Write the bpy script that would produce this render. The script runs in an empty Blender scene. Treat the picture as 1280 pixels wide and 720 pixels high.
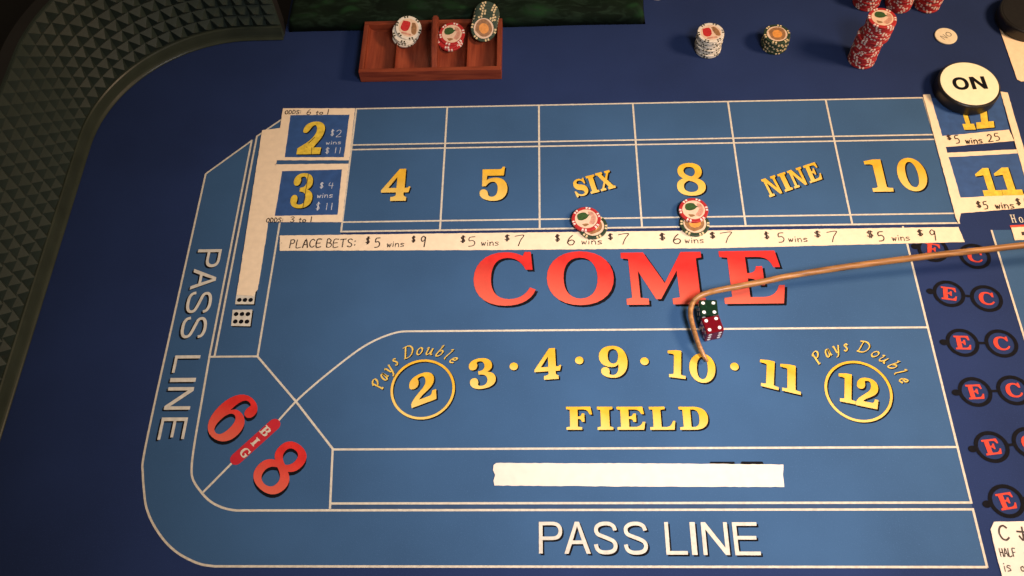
import bpy, bmesh, math, random
from mathutils import Vector, Matrix
from mathutils.geometry import tessellate_polygon
random.seed(11)
SC = bpy.context.scene
COL = SC.collection

# ------------------------------------------------------------------ camera
PITCH, ROLL, YAW = math.radians(60.6444), math.radians(-4.7504), math.radians(4.7082)
rz = Matrix.Rotation(YAW, 3, 'Z')
fwd = rz @ Vector((0, math.cos(PITCH), -math.sin(PITCH)))
rt0 = rz @ Vector((1, 0, 0)); up0 = rz @ Vector((0, math.sin(PITCH), math.cos(PITCH)))
rgt = math.cos(ROLL)*rt0 + math.sin(ROLL)*up0
upv = -math.sin(ROLL)*rt0 + math.cos(ROLL)*up0
cam = bpy.data.cameras.new('camera'); camo = bpy.data.objects.new('camera', cam); COL.objects.link(camo)
M3 = Matrix((rgt, upv, -fwd)).transposed()
camo.matrix_world = Matrix.Translation((0, 0, 1.0)) @ M3.to_4x4()
cam.sensor_width = 36; cam.lens = 1097.9/1280*36; cam.clip_start = .01; cam.clip_end = 60
SC.camera = camo

# ------------------------------------------------------------------ world, lamps, exposure
wd = bpy.data.worlds.new('World'); SC.world = wd; wd.use_nodes = True
wd.node_tree.nodes['Background'].inputs[0].default_value = (1.0, .80, .58, 1)
wd.node_tree.nodes['Background'].inputs[1].default_value = .14

def lamp(name, loc, target, size, power, color, spread=180):
    l = bpy.data.lights.new(name, 'AREA'); l.shape = 'DISK'; l.size = size; l.energy = power; l.color = color; l.spread = math.radians(spread)
    o = bpy.data.objects.new(name, l); COL.objects.link(o); o.location = loc
    o.rotation_euler = (Vector(target)-Vector(loc)).to_track_quat('-Z', 'Y').to_euler()
    return o
lamp('side_lamp', (1.30, .615, 1.0), (.2, .6, 0), .34, 23.5, (1.0, .66, .42))
lamp('ceiling_lamp', (.482, -.084, 1.237), (.097, .455, 0), .42, 2.9, (1.0, .94, .99), 58)

SC.view_settings.view_transform = 'Standard'; SC.view_settings.look = 'None'
SC.view_settings.exposure = 0; SC.view_settings.gamma = 1
SC.view_settings.use_curve_mapping = False
SC.cycles.max_bounces = 8

# ------------------------------------------------------------------ materials
def mat(name, color, rough=.7, spec=.3, vary=.12, scale=60, bump=0., bscale=900, coat=0, fleck=None, big=0., metallic=0, sheen=0, lint=False):
    m = bpy.data.materials.new(name); m.use_nodes = True
    nt = m.node_tree; b = nt.nodes['Principled BSDF']
    b.inputs['Roughness'].default_value = rough; b.inputs['Specular IOR Level'].default_value = spec
    b.inputs['Coat Weight'].default_value = coat; b.inputs['Metallic'].default_value = metallic
    if sheen:
        b.inputs['Sheen Weight'].default_value = sheen; b.inputs['Sheen Roughness'].default_value = .5
    tc = nt.nodes.new('ShaderNodeTexCoord')
    n = nt.nodes.new('ShaderNodeTexNoise'); n.inputs['Scale'].default_value = scale; n.inputs['Detail'].default_value = 5
    nt.links.new(tc.outputs['Object'], n.inputs['Vector'])
    r = nt.nodes.new('ShaderNodeValToRGB')
    r.color_ramp.elements[0].position = .3; r.color_ramp.elements[1].position = .7
    r.color_ramp.elements[0].color = tuple(c*(1-vary) for c in color)+(1,)
    r.color_ramp.elements[1].color = tuple(min(1, c*(1+vary)) for c in color)+(1,)
    nt.links.new(n.outputs['Fac'], r.inputs['Fac'])
    last = r.outputs['Color']
    if fleck:
        v = nt.nodes.new('ShaderNodeTexNoise'); v.inputs['Scale'].default_value = fleck[1]; v.inputs['Detail'].default_value = 2
        nt.links.new(tc.outputs['Object'], v.inputs['Vector'])
        r2 = nt.nodes.new('ShaderNodeValToRGB'); r2.color_ramp.elements[0].position = fleck[2]; r2.color_ramp.elements[1].position = min(1, fleck[2]+.12)
        mx = nt.nodes.new('ShaderNodeMix'); mx.data_type = 'RGBA'
        nt.links.new(v.outputs['Fac'], r2.inputs['Fac']); nt.links.new(r2.outputs['Color'], mx.inputs['Factor'])
        nt.links.new(last, mx.inputs[6]); mx.inputs[7].default_value = fleck[0]+(1,)
        last = mx.outputs[2]
    if lint:
        v = nt.nodes.new('ShaderNodeTexNoise'); v.inputs['Scale'].default_value = 150; v.inputs['Detail'].default_value = 1
        nt.links.new(tc.outputs['Object'], v.inputs['Vector'])
        r2 = nt.nodes.new('ShaderNodeMapRange'); r2.inputs[1].default_value = .765; r2.inputs[2].default_value = .80; r2.inputs[4].default_value = .45
        mx = nt.nodes.new('ShaderNodeMix'); mx.data_type = 'RGBA'; mx.inputs[7].default_value = (.30, .31, .33, 1)
        nt.links.new(v.outputs['Fac'], r2.inputs[0]); nt.links.new(r2.outputs[0], mx.inputs['Factor']); nt.links.new(last, mx.inputs[6]); last = mx.outputs[2]
    nt.links.new(last, b.inputs['Base Color'])
    if bump:
        n2 = nt.nodes.new('ShaderNodeTexNoise'); n2.inputs['Scale'].default_value = bscale; n2.inputs['Detail'].default_value = 3
        nt.links.new(tc.outputs['Object'], n2.inputs['Vector'])
        bp = nt.nodes.new('ShaderNodeBump'); bp.inputs['Strength'].default_value = bump; bp.inputs['Distance'].default_value = .0006
        nt.links.new(n2.outputs['Fac'], bp.inputs['Height'])
        if big:
            n3 = nt.nodes.new('ShaderNodeTexNoise'); n3.inputs['Scale'].default_value = 7; n3.inputs['Detail'].default_value = 2
            nt.links.new(tc.outputs['Object'], n3.inputs['Vector'])
            b2 = nt.nodes.new('ShaderNodeBump'); b2.inputs['Strength'].default_value = big; b2.inputs['Distance'].default_value = .006
            nt.links.new(n3.outputs['Fac'], b2.inputs['Height']); nt.links.new(b2.outputs['Normal'], bp.inputs['Normal'])
        nt.links.new(bp.outputs['Normal'], b.inputs['Normal'])
    return m

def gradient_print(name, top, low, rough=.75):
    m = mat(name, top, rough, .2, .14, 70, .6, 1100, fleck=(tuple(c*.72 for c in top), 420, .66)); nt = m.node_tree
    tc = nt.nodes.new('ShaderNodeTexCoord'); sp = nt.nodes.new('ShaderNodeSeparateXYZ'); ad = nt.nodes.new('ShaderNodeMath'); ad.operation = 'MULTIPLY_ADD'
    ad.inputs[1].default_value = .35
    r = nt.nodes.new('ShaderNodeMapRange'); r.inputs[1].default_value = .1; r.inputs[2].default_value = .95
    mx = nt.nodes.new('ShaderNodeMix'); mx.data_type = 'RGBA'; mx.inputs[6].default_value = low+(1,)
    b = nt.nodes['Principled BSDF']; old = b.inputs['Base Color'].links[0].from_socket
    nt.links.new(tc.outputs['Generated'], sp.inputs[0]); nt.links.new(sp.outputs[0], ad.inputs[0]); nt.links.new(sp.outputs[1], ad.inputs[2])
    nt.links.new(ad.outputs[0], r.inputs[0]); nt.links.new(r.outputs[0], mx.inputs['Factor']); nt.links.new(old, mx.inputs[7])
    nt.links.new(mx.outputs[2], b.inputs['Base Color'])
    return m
def wood(name, c0, c1, axis=(1, 14, 14), scale=9, rough=.42, spec=.35):
    m = bpy.data.materials.new(name); m.use_nodes = True
    nt = m.node_tree; b = nt.nodes['Principled BSDF']; b.inputs['Roughness'].default_value = rough
    b.inputs['Specular IOR Level'].default_value = spec
    tc = nt.nodes.new('ShaderNodeTexCoord'); mp = nt.nodes.new('ShaderNodeMapping'); mp.inputs['Scale'].default_value = axis
    n = nt.nodes.new('ShaderNodeTexNoise'); n.inputs['Scale'].default_value = scale; n.inputs['Detail'].default_value = 7; n.inputs['Distortion'].default_value = .6
    r = nt.nodes.new('ShaderNodeValToRGB'); r.color_ramp.elements[0].position = .3; r.color_ramp.elements[1].position = .7
    r.color_ramp.elements[0].color = c0+(1,); r.color_ramp.elements[1].color = c1+(1,)
    nt.links.new(tc.outputs['Object'], mp.inputs['Vector']); nt.links.new(mp.outputs['Vector'], n.inputs['Vector'])
    nt.links.new(n.outputs['Fac'], r.inputs['Fac']); nt.links.new(r.outputs['Color'], b.inputs['Base Color'])
    bp = nt.nodes.new('ShaderNodeBump'); bp.inputs['Strength'].default_value = .15; bp.inputs['Distance'].default_value = .0005
    nt.links.new(n.outputs['Fac'], bp.inputs['Height']); nt.links.new(bp.outputs['Normal'], b.inputs['Normal'])
    return m

MT = dict(
 navy=mat('navy_felt', (.0150, .0310, .100), .85, .18, .12, 7, .35, 1400, big=.03, fleck=((.021, .041, .126), 700, .58)),
 blue=mat('blue_felt', (.038, .099, .203), .80, .20, .11, 7, .35, 1400, big=.03, fleck=((.050, .116, .235), 700, .60)),
 line=mat('printed_cream_line', (.62, .56, .43), .8, .2, .14, 220, .3, 1400, fleck=((.35, .33, .32), 500, .66)),
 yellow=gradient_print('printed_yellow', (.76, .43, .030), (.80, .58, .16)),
 gap=mat('dusk_blue_felt', (.034, .072, .145), .85, .25, .10, 40, .35, 1400),
 gold=mat('printed_gold', (.70, .48, .09), .75, .25, .16, 140, .3, 1400),
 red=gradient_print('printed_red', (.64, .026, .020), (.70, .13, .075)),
 badge=mat('badge_red', (.50, .018, .028), .75, .25, .1, 60, .3, 1400),
 black=mat('printed_black', (.0055, .0055, .007), .85, .1, .2, 90, .3, 1400),
 white=mat('printed_white', (.64, .60, .49), .8, .2, .12, 150, .3, 1400),
 tape=mat('cream_masking_tape', (.88, .70, .47), .62, .3, .05, 120, .25, 500),
 paper=mat('white_paper', (.78, .70, .57), .6, .3, .04, 90, .15, 500),
 cardblue=mat('card_blue', (.030, .085, .235), .7, .3, .12, 90, .2, 900),
 cardyellow=mat('card_yellow', (.74, .52, .05), .7, .3, .2, 170, .2, 900, fleck=((.45, .30, .05), 260, .66)),
 ink=mat('brown_black_ink', (.045, .028, .020), .6, .3, .3, 400),
 chalk=mat('white_pencil', (.55, .58, .62), .8, .2, .25, 500),
 ring=mat('black_print', (.006, .006, .008), .85, .1, .2, 200, .3, 1400),
 ecred=mat('orange_red_print', (.62, .055, .028), .75, .25, .16, 200, .3, 1400),
 rubber=mat('black_green_rubber', (.0195, .0310, .0235), .6, .3, .25, 30, .2, 700, fleck=((.030, .032, .023), 45, .62)),
 lip=mat('olive_rubber_lip', (.030, .038, .025), .32, .3, .18, 25, .12, 500),
 topwood=mat('dark_rail_top', (.012, .011, .010), .6, .3, .2, 20),
 floor=mat('dark_floor', (.016, .014, .012), .8, .2, .3, 4, .2, 200),
 slab=mat('table_edge_wood', (.05, .03, .02), .6, .3, .2, 30),
 mahog=wood('red_mahogany', (.16, .028, .012), (.30, .062, .024), (2, 16, 16), 8),
 mahog_y=wood('red_mahogany_lengthwise', (.15, .026, .012), (.28, .058, .024), (16, 2, 16), 8),
 cane=wood('varnished_cane', (.17, .070, .020), (.50, .235, .072), (2.2, 38, 38), 7, .38, .45),
 chip_red=mat('chip_red', (.42, .022, .022), .5, .4, .15, 300, .15, 900),
 chip_white=mat('chip_white', (.74, .68, .55), .5, .4, .06, 300, .15, 900),
 chip_green=mat('chip_green', (.022, .045, .022), .5, .4, .2, 300, .15, 900),
 spot_w=mat('chip_white_spot', (.76, .66, .56), .5, .4, .08, 300),
 spot_k=mat('chip_dark_spot', (.05, .045, .02), .5, .4, .2, 300),
 spot_y=mat('chip_cream_spot', (.72, .56, .30), .5, .4, .1, 300),
 inlay=mat('chip_inlay_paper', (.74, .53, .36), .42, .4, .08, 200),
 m_green=mat('inlay_dark_green', (.035, .085, .022), .45, .4, .3, 300),
 m_pink=mat('inlay_pink_brown', (.55, .27, .18), .45, .4, .3, 260),
 m_red=mat('inlay_red', (.50, .025, .025), .45, .4, .2, 300),
 m_brown=mat('inlay_brown', (.30, .15, .06), .45, .4, .3, 260),
 m_orange=mat('inlay_orange', (.74, .30, .06), .45, .4, .15, 260),
 puckblack=mat('puck_black', (.010, .009, .008), .38, .5, .2, 200),
 puckwhite=mat('puck_cream_face', (.92, .86, .58), .4, .45, .03, 120),
 discwhite=mat('cream_plastic', (.78, .68, .46), .5, .4, .05, 200),
 pip=mat('white_pip', (.85, .82, .78), .5, .3, .03, 200),
)
def dice_mat(name, c):
    m = bpy.data.materials.new(name); m.use_nodes = True; b = m.node_tree.nodes['Principled BSDF']
    b.inputs['Base Color'].default_value = c+(1,); b.inputs['Roughness'].default_value = .12
    b.inputs['Transmission Weight'].default_value = .45; b.inputs['IOR'].default_value = 1.49
    nt = m.node_tree; n = nt.nodes.new('ShaderNodeTexNoise'); n.inputs['Scale'].default_value = 120
    r = nt.nodes.new('ShaderNodeMapRange'); r.inputs[3].default_value = .08; r.inputs[4].default_value = .22
    nt.links.new(n.outputs['Fac'], r.inputs[0]); nt.links.new(r.outputs[0], b.inputs['Roughness'])
    return m
MT['die_red'] = dice_mat('clear_red_die', (.25, .004, .013)); MT['die_green'] = dice_mat('clear_green_die', (.010, .045, .020))

def cloth_mat():
    m = bpy.data.materials.new('dark_green_leaf_print'); m.use_nodes = True
    nt = m.node_tree; b = nt.nodes['Principled BSDF']; b.inputs['Roughness'].default_value = .9; b.inputs['Specular IOR Level'].default_value = .1
    tc = nt.nodes.new('ShaderNodeTexCoord'); mp = nt.nodes.new('ShaderNodeMapping')
    mp.inputs['Rotation'].default_value = (.3, .2, .6); mp.inputs['Scale'].default_value = (1, 2.6, 2.2)
    n0 = nt.nodes.new('ShaderNodeTexNoise'); n0.inputs['Scale'].default_value = 9
    ad = nt.nodes.new('ShaderNodeMix'); ad.data_type = 'RGBA'; ad.inputs['Factor'].default_value = .12
    v = nt.nodes.new('ShaderNodeTexVoronoi'); v.inputs['Scale'].default_value = 23; v.feature = 'SMOOTH_F1'
    w = nt.nodes.new('ShaderNodeTexNoise'); w.inputs['Scale'].default_value = 30; w.inputs['Detail'].default_value = 4; w.inputs['Distortion'].default_value = 1.5
    nt.links.new(tc.outputs['Object'], mp.inputs['Vector']); nt.links.new(mp.outputs['Vector'], ad.inputs[6])
    nt.links.new(tc.outputs['Object'], n0.inputs['Vector']); nt.links.new(n0.outputs['Color'], ad.inputs[7])
    nt.links.new(ad.outputs[2], v.inputs['Vector']); nt.links.new(mp.outputs['Vector'], w.inputs['Vector'])
    r = nt.nodes.new('ShaderNodeValToRGB'); e = r.color_ramp.elements
    e[0].position = .15; e[0].color = (.010, .036, .013, 1); e[1].position = .62; e[1].color = (.004, .009, .005, 1)
    e2 = r.color_ramp.elements.new(.36); e2.color = (.005, .013, .006, 1)
    r2 = nt.nodes.new('ShaderNodeValToRGB'); r2.color_ramp.elements[0].position = .50; r2.color_ramp.elements[1].position = .68
    mx = nt.nodes.new('ShaderNodeMix'); mx.data_type = 'RGBA'; mx.inputs[7].default_value = (.012, .026, .015, 1)
    nt.links.new(v.outputs['Distance'], r.inputs['Fac']); nt.links.new(w.outputs['Fac'], r2.inputs['Fac'])
    nt.links.new(r2.outputs['Color'], mx.inputs['Factor']); nt.links.new(r.outputs['Color'], mx.inputs[6]); nt.links.new(mx.outputs[2], b.inputs['Base Color'])
    return m
MT['cloth'] = cloth_mat()

# ------------------------------------------------------------------ helpers (millimetre input, metre meshes)
K = .001
def link(name, me, m, parent=None, loc=None, rot=None):
    o = bpy.data.objects.new(name, me); COL.objects.link(o)
    if m is not None and len(me.materials) == 0: me.materials.append(MT[m])
    if parent: o.parent = parent
    if loc: o.location = loc
    if rot: o.rotation_euler = rot
    return o
def tag(o, label=None, cat=None, group=None, kind=None):
    if label: o['label'] = label
    if cat: o['category'] = cat
    if group: o['group'] = group
    if kind: o['kind'] = kind
    return o
def empty(name, loc, rot=(0, 0, 0)):
    o = bpy.data.objects.new(name, None); COL.objects.link(o); o.location = loc; o.rotation_euler = rot
    o.empty_display_size = .02
    return o
def mesh(name, verts, faces, smooth=False):
    me = bpy.data.meshes.new(name); me.from_pydata([tuple(v) for v in verts], [], faces)
    bm = bmesh.new(); bm.from_mesh(me); bmesh.ops.recalc_face_normals(bm, faces=bm.faces); bm.to_mesh(me); bm.free()
    if smooth:
        for p in me.polygons: p.use_smooth = True
    me.update(); return me
def flat_mesh(name, contours, z):
    """contours: list of loops of (x,y) in mm, first outer then holes; lies at z mm, facing up"""
    loops = [[Vector((x*K, y*K, z*K)) for x, y in c] for c in contours]
    tris = tessellate_polygon(loops); vs = [v for l in loops for v in l]
    me = bpy.data.meshes.new(name); me.from_pydata([tuple(v) for v in vs], [], [tuple(t) for t in tris])
    for p in me.polygons:
        if p.normal.z < 0: p.flip()
    me.update(); return me
def sheet(name, contours, z, m, parent):
    return link(name, flat_mesh(name, contours, z), m, parent)
def slab_mesh(name, poly, z0, z1):
    n = len(poly); vs = [(x*K, y*K, z0*K) for x, y in poly]+[(x*K, y*K, z1*K) for x, y in poly]
    tris = tessellate_polygon([[Vector((x, y, 0)) for x, y in poly]])
    fs = [tuple(reversed(t)) for t in tris]+[tuple(i+n for i in t) for t in tris]
    fs += [(i, (i+1) % n, (i+1) % n+n, i+n) for i in range(n)]
    return mesh(name, vs, fs)
def ragged(poly, step=5, amp=.22):
    out = []
    for i, p in enumerate(poly):
        q = poly[(i+1) % len(poly)]; d = math.hypot(q[0]-p[0], q[1]-p[1]); k = max(1, int(d/step))
        for j in range(k):
            t = j/k; a = amp if j else 0
            out.append((p[0]+(q[0]-p[0])*t+random.uniform(-a, a), p[1]+(q[1]-p[1])*t+random.uniform(-a, a)))
    return out
def ribbon_geo(pts, width, z, closed=False, nib=None, cap=0.):
    """flat strip along pts (mm); nib=(angle,thin ratio) gives pen contrast"""
    P = [Vector((p[0], p[1])) for p in pts]; n = len(P)
    if not closed and cap and n > 1:
        P[0] = P[0]-(P[1]-P[0]).normalized()*cap; P[-1] = P[-1]+(P[-1]-P[-2]).normalized()*cap
    vs, fs = [], []
    for i in range(n):
        a = P[i]-P[i-1] if (i or closed) else P[1]-P[0]
        b = P[(i+1) % n]-P[i] if (i < n-1 or closed) else a
        a = a.normalized() if a.length > 1e-9 else b.normalized(); b = b.normalized() if b.length > 1e-9 else a
        t = a+b; t = t.normalized() if t.length > 1e-6 else a
        nn = Vector((-t.y, t.x)); c = max(.5, abs(nn.dot(Vector((-a.y, a.x)))))
        w = width/2
        if nib:
            ang = math.atan2(t.y, t.x); w *= nib[1]+(1-nib[1])*abs(math.sin(ang-nib[0]))
        for s in (1, -1): q = P[i]+nn*(s*w/c); vs.append((q.x*K, q.y*K, z*K))
    for i in range(n if closed else n-1):
        j = (i+1) % n; fs.append((2*i, 2*i+1, 2*j+1, 2*j))
    return vs, fs
def ribbon(name, pts, width, z, m, parent, closed=False):
    vs, fs = ribbon_geo(pts, width, z, closed)
    return link(name, mesh_up(name, vs, fs), m, parent)
def mesh_up(name, vs, fs):
    me = bpy.data.meshes.new(name); me.from_pydata(vs, [], fs)
    for p in me.polygons:
        if p.normal.z < 0: p.flip()
    me.update(); return me
def spline(pts, k=6):
    out = []; n = len(pts)
    for i in range(n-1):
        p0 = pts[max(0, i-1)]; p1 = pts[i]; p2 = pts[i+1]; p3 = pts[min(n-1, i+2)]
        for j in range(k):
            t = j/k
            out.append(tuple(.5*((2*b)+(c-a)*t+(2*a-5*b+4*c-d)*t*t+(-a+3*b-3*c+d)*t**3) for a, b, c, d in zip(p0, p1, p2, p3)))
    out.append(tuple(pts[-1])); return out
def circle(cx, cy, r, n=48, r2=None):
    r2 = r2 or r
    return [(cx+r*math.cos(2*math.pi*i/n), cy+r2*math.sin(2*math.pi*i/n)) for i in range(n)]
def box(name, x0, x1, y0, y1, z0, z1, m, parent, bev=.0008):
    bm = bmesh.new(); bmesh.ops.create_cube(bm, size=1)
    for v in bm.verts:
        v.co = Vector(((x0+x1)/2*K+v.co.x*(x1-x0)*K, (y0+y1)/2*K+v.co.y*(y1-y0)*K, (z0+z1)/2*K+v.co.z*(z1-z0)*K))
    if bev: bmesh.ops.bevel(bm, geom=bm.edges[:], offset=bev, segments=2, affect='EDGES', profile=.6)
    me = bpy.data.meshes.new(name); bm.to_mesh(me); bm.free()
    return link(name, me, m, parent)
def lathe_mesh(name, prof, n=40, smooth_deg=40):
    vs, fs = [], []; k = len(prof)
    for i in range(n):
        a = 2*math.pi*i/n
        for r, z in prof: vs.append((r*K*math.cos(a), r*K*math.sin(a), z*K))
    for i in range(n):
        j = (i+1) % n
        for q in range(k-1): fs.append((i*k+q, j*k+q, j*k+q+1, i*k+q+1))
    fs.append(tuple(i*k for i in range(n))[::-1]); fs.append(tuple(i*k+k-1 for i in range(n)))
    return mesh(name, vs, fs)

# ------------------------------------------------------------------ lettering
SERIF = {
'4': 'M58 100 L80 100 L80 40 L86 40 Q92 40 93 44 L100 44 L94 26 L78 26 L78 20 Q78 13 88 12 L88 0 L34 0 L34 12 Q52 13 52 20 L52 26 L0 26 L0 33 Z M52 74 L52 40 L24 40 Z',
'5': 'M8 93 L72 93 Q80 94 81 100 L90 100 L86 74 L26 74 L24 61 Q38 68 56 68 C84 68 100 54 100 35 C100 12 80 0 52 0 C24 0 0 8 0 22 Q0 34 14 34 Q28 33 30 22 Q31 12 44 12 Q63 12 65 34 Q65 56 46 56 Q32 56 22 43 L8 43 Z',
'8': 'M50 100 C78 100 92 90 92 75 C92 64 86 57 74 52 C92 47 100 39 100 28 C100 10 80 0 50 0 C20 0 0 10 0 28 C0 40 8 48 24 53 C12 58 7 65 7 75 C7 91 24 100 50 100 Z M48 88 C62 88 68 82 68 74 C68 66 62 60 54 58 C36 62 28 68 28 76 C28 84 36 88 48 88 Z M44 46 C62 42 74 36 74 26 C74 16 64 11 50 11 C34 11 24 18 24 28 C24 37 32 43 44 46 Z',
'1': 'M4 95 L46 100 L76 100 L76 15 Q78 11 100 11 L100 0 L14 0 L14 11 Q36 11 38 15 L38 80 Q37 85 22 85 L4 85 Z',
'1f': 'M0 78 L44 100 L72 100 L72 20 L100 20 L100 0 L12 0 L12 20 L38 20 L38 74 L0 70 Z',
'0': 'M50 100 C80 100 100 78 100 50 C100 22 80 0 50 0 C20 0 0 22 0 50 C0 78 20 100 50 100 Z M50 88 C64 88 71 72 71 50 C71 28 64 12 50 12 C36 12 29 28 29 50 C29 72 36 88 50 88 Z',
'3': 'M2 76 C2 92 22 100 46 100 C74 100 92 90 92 74 C92 63 84 56 70 53 C90 49 100 41 100 28 C100 10 78 0 46 0 C20 0 0 8 0 24 C0 33 7 38 16 38 C26 38 32 33 32 24 C32 19 29 17 30 14 C32 11 38 10 44 10 C60 10 68 18 68 28 C68 40 58 47 36 47 L36 58 C54 58 63 64 63 74 C63 84 56 90 46 90 C40 90 35 89 33 86 C36 83 36 80 35 76 C34 69 27 64 18 64 C8 64 2 69 2 76 Z',
'9': 'M50 100 C80 100 100 80 100 50 C100 18 78 0 48 0 C24 0 6 8 6 20 C6 28 12 33 21 33 C31 33 36 28 36 20 C36 15 33 13 36 11 C40 9 44 9 48 9 C62 9 68 22 68 43 C62 36 54 33 44 33 C18 33 0 45 0 66 C0 87 20 100 50 100 Z M49 90 C62 90 68 82 68 68 C68 54 62 44 50 44 C38 44 31 53 31 67 C31 82 38 90 49 90 Z',
'2': 'M0 70 C0 90 20 100 50 100 C80 100 97 88 97 70 C97 52 80 43 58 34 C44 28 36 24 32 18 L70 18 Q82 18 84 32 L100 32 L96 0 L0 0 L0 12 C8 26 24 34 42 46 C58 56 64 62 64 74 C64 85 58 90 48 90 C40 90 36 88 35 84 C38 80 38 76 37 71 C35 63 28 58 18 58 C7 58 0 62 0 70 Z',
'2b': 'M12 72 C14 90 32 100 60 100 C84 100 100 90 98 72 C96 52 80 40 62 20 L94 20 L92 0 L0 0 L0 18 C20 28 44 38 58 54 C66 64 68 72 66 80 C64 88 58 90 52 88 C46 86 42 78 34 70 C26 62 12 64 12 72 Z',
'C': 'M82 100 L92 100 L95 66 L84 66 C78 80 68 89 54 89 C36 89 28 74 28 50 C28 26 38 12 58 12 C74 12 84 20 91 33 L100 29 C94 10 76 0 52 0 C20 0 0 20 0 50 C0 80 20 100 50 100 C62 100 72 97 79 92 Z',
'O': 'M50 100 C80 100 100 80 100 50 C100 20 80 0 50 0 C20 0 0 20 0 50 C0 80 20 100 50 100 Z M50 88 C67 88 76 72 76 50 C76 28 67 12 50 12 C33 12 25 28 25 50 C25 72 33 88 50 88 Z',
'M': 'M0 100 L28 100 L52 40 L75 100 L100 100 L100 89 L93 87 L94 13 L100 11 L100 0 L60 0 L60 11 L69 13 L68 64 L46 10 L40 10 L20 64 L21 13 L31 11 L31 0 L4 0 L4 11 L11 13 L9 87 L0 89 Z',
'E': 'M0 100 L92 100 L97 68 L86 68 C82 82 76 88 60 88 L42 88 L42 57 C52 57 56 60 58 70 L68 70 L68 34 L58 34 C56 44 52 47 42 47 L42 12 L62 12 C78 12 86 20 91 34 L100 34 L94 0 L0 0 L0 11 L13 13 L13 87 L0 89 Z',
'F': 'M0 100 L94 100 L100 66 L90 66 C84 82 78 88 62 88 L44 88 L44 57 C54 57 58 60 60 70 L70 70 L70 34 L60 34 C58 44 54 47 44 47 L44 13 L60 11 L60 0 L0 0 L0 11 L14 13 L14 87 L0 89 Z',
'I': 'M0 100 L100 100 L100 89 L78 86 L78 14 L100 11 L100 0 L0 0 L0 11 L22 14 L22 86 L0 89 Z',
'L': 'M0 100 L62 100 L62 89 L45 87 L45 12 L62 12 C80 12 86 22 91 38 L100 38 L95 0 L0 0 L0 11 L14 13 L14 87 L0 89 Z',
'D': 'M0 100 L50 100 C82 100 100 82 100 50 C100 18 82 0 50 0 L0 0 L0 11 L13 13 L13 87 L0 89 Z M40 88 L40 12 L48 12 C64 12 70 26 70 50 C70 74 64 88 48 88 Z',
'S': 'M78 100 L88 100 L92 66 L82 66 C76 82 64 90 48 90 C36 90 30 86 30 80 C30 74 36 71 52 67 C80 60 100 52 100 29 C100 11 82 0 56 0 C42 0 30 4 22 10 L18 0 L6 0 L0 36 L11 36 C18 20 34 10 52 10 C64 10 70 14 70 20 C70 26 64 30 46 35 C18 42 3 52 3 72 C3 89 20 100 46 100 C58 100 68 96 76 91 Z',
'X': 'M0 100 L46 100 L46 89 L38 87 L54 62 L70 87 L62 89 L62 100 L98 100 L98 89 L86 87 L62 53 L90 13 L100 11 L100 0 L50 0 L50 11 L58 13 L44 36 L26 13 L36 11 L36 0 L0 0 L0 11 L12 13 L36 45 L10 87 L0 89 Z',
'N': 'M0 100 L32 100 L74 34 L74 87 L64 89 L64 100 L100 100 L100 89 L90 87 L90 0 L74 0 L26 74 L26 13 L38 11 L38 0 L0 0 L0 11 L10 13 L10 87 L0 89 Z',
'B': 'M0 100 L60 100 C84 100 94 90 94 76 C94 64 86 56 72 53 C92 50 100 40 100 28 C100 10 86 0 60 0 L0 0 L0 11 L14 13 L14 87 L0 89 Z M42 89 L42 58 L52 58 C62 58 66 64 66 74 C66 84 62 89 52 89 Z M42 47 L42 11 L54 11 C66 11 70 18 70 29 C70 41 66 47 54 47 Z',
'G': 'M81 100 L90 100 L93 66 L83 66 C76 82 66 89 54 89 C36 89 28 74 28 50 C28 26 36 11 54 11 C62 11 66 13 68 16 L68 36 L54 38 L54 47 L100 47 L100 38 L93 36 L93 8 C82 3 70 0 54 0 C20 0 0 20 0 50 C0 80 20 100 50 100 C62 100 71 97 78 92 Z',
'H': 'M0 100 L40 100 L40 92 L30 90 L30 56 L70 56 L70 90 L60 92 L60 100 L100 100 L100 92 L90 90 L90 10 L100 8 L100 0 L60 0 L60 8 L70 10 L70 46 L30 46 L30 10 L40 8 L40 0 L0 0 L0 8 L10 10 L10 90 L0 92 Z',
'o': 'M50 100 C80 100 100 80 100 50 C100 20 80 0 50 0 C20 0 0 20 0 50 C0 80 20 100 50 100 Z M50 90 C67 90 76 72 76 50 C76 28 67 10 50 10 C33 10 25 28 25 50 C25 72 33 90 50 90 Z',
'r': 'M0 96 L50 100 L50 80 Q70 102 100 96 L96 76 Q66 80 52 62 L52 10 L70 8 L70 0 L0 0 L0 8 L18 10 L18 84 L0 88 Z',
'n': 'M0 96 L34 100 L34 82 Q50 100 68 100 Q90 98 90 70 L90 10 L100 8 L100 0 L58 0 L58 8 L66 10 L66 66 Q66 84 54 82 Q40 80 36 64 L36 10 L46 8 L46 0 L0 0 L0 8 L12 10 L12 84 L0 88 Z',
}
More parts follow.
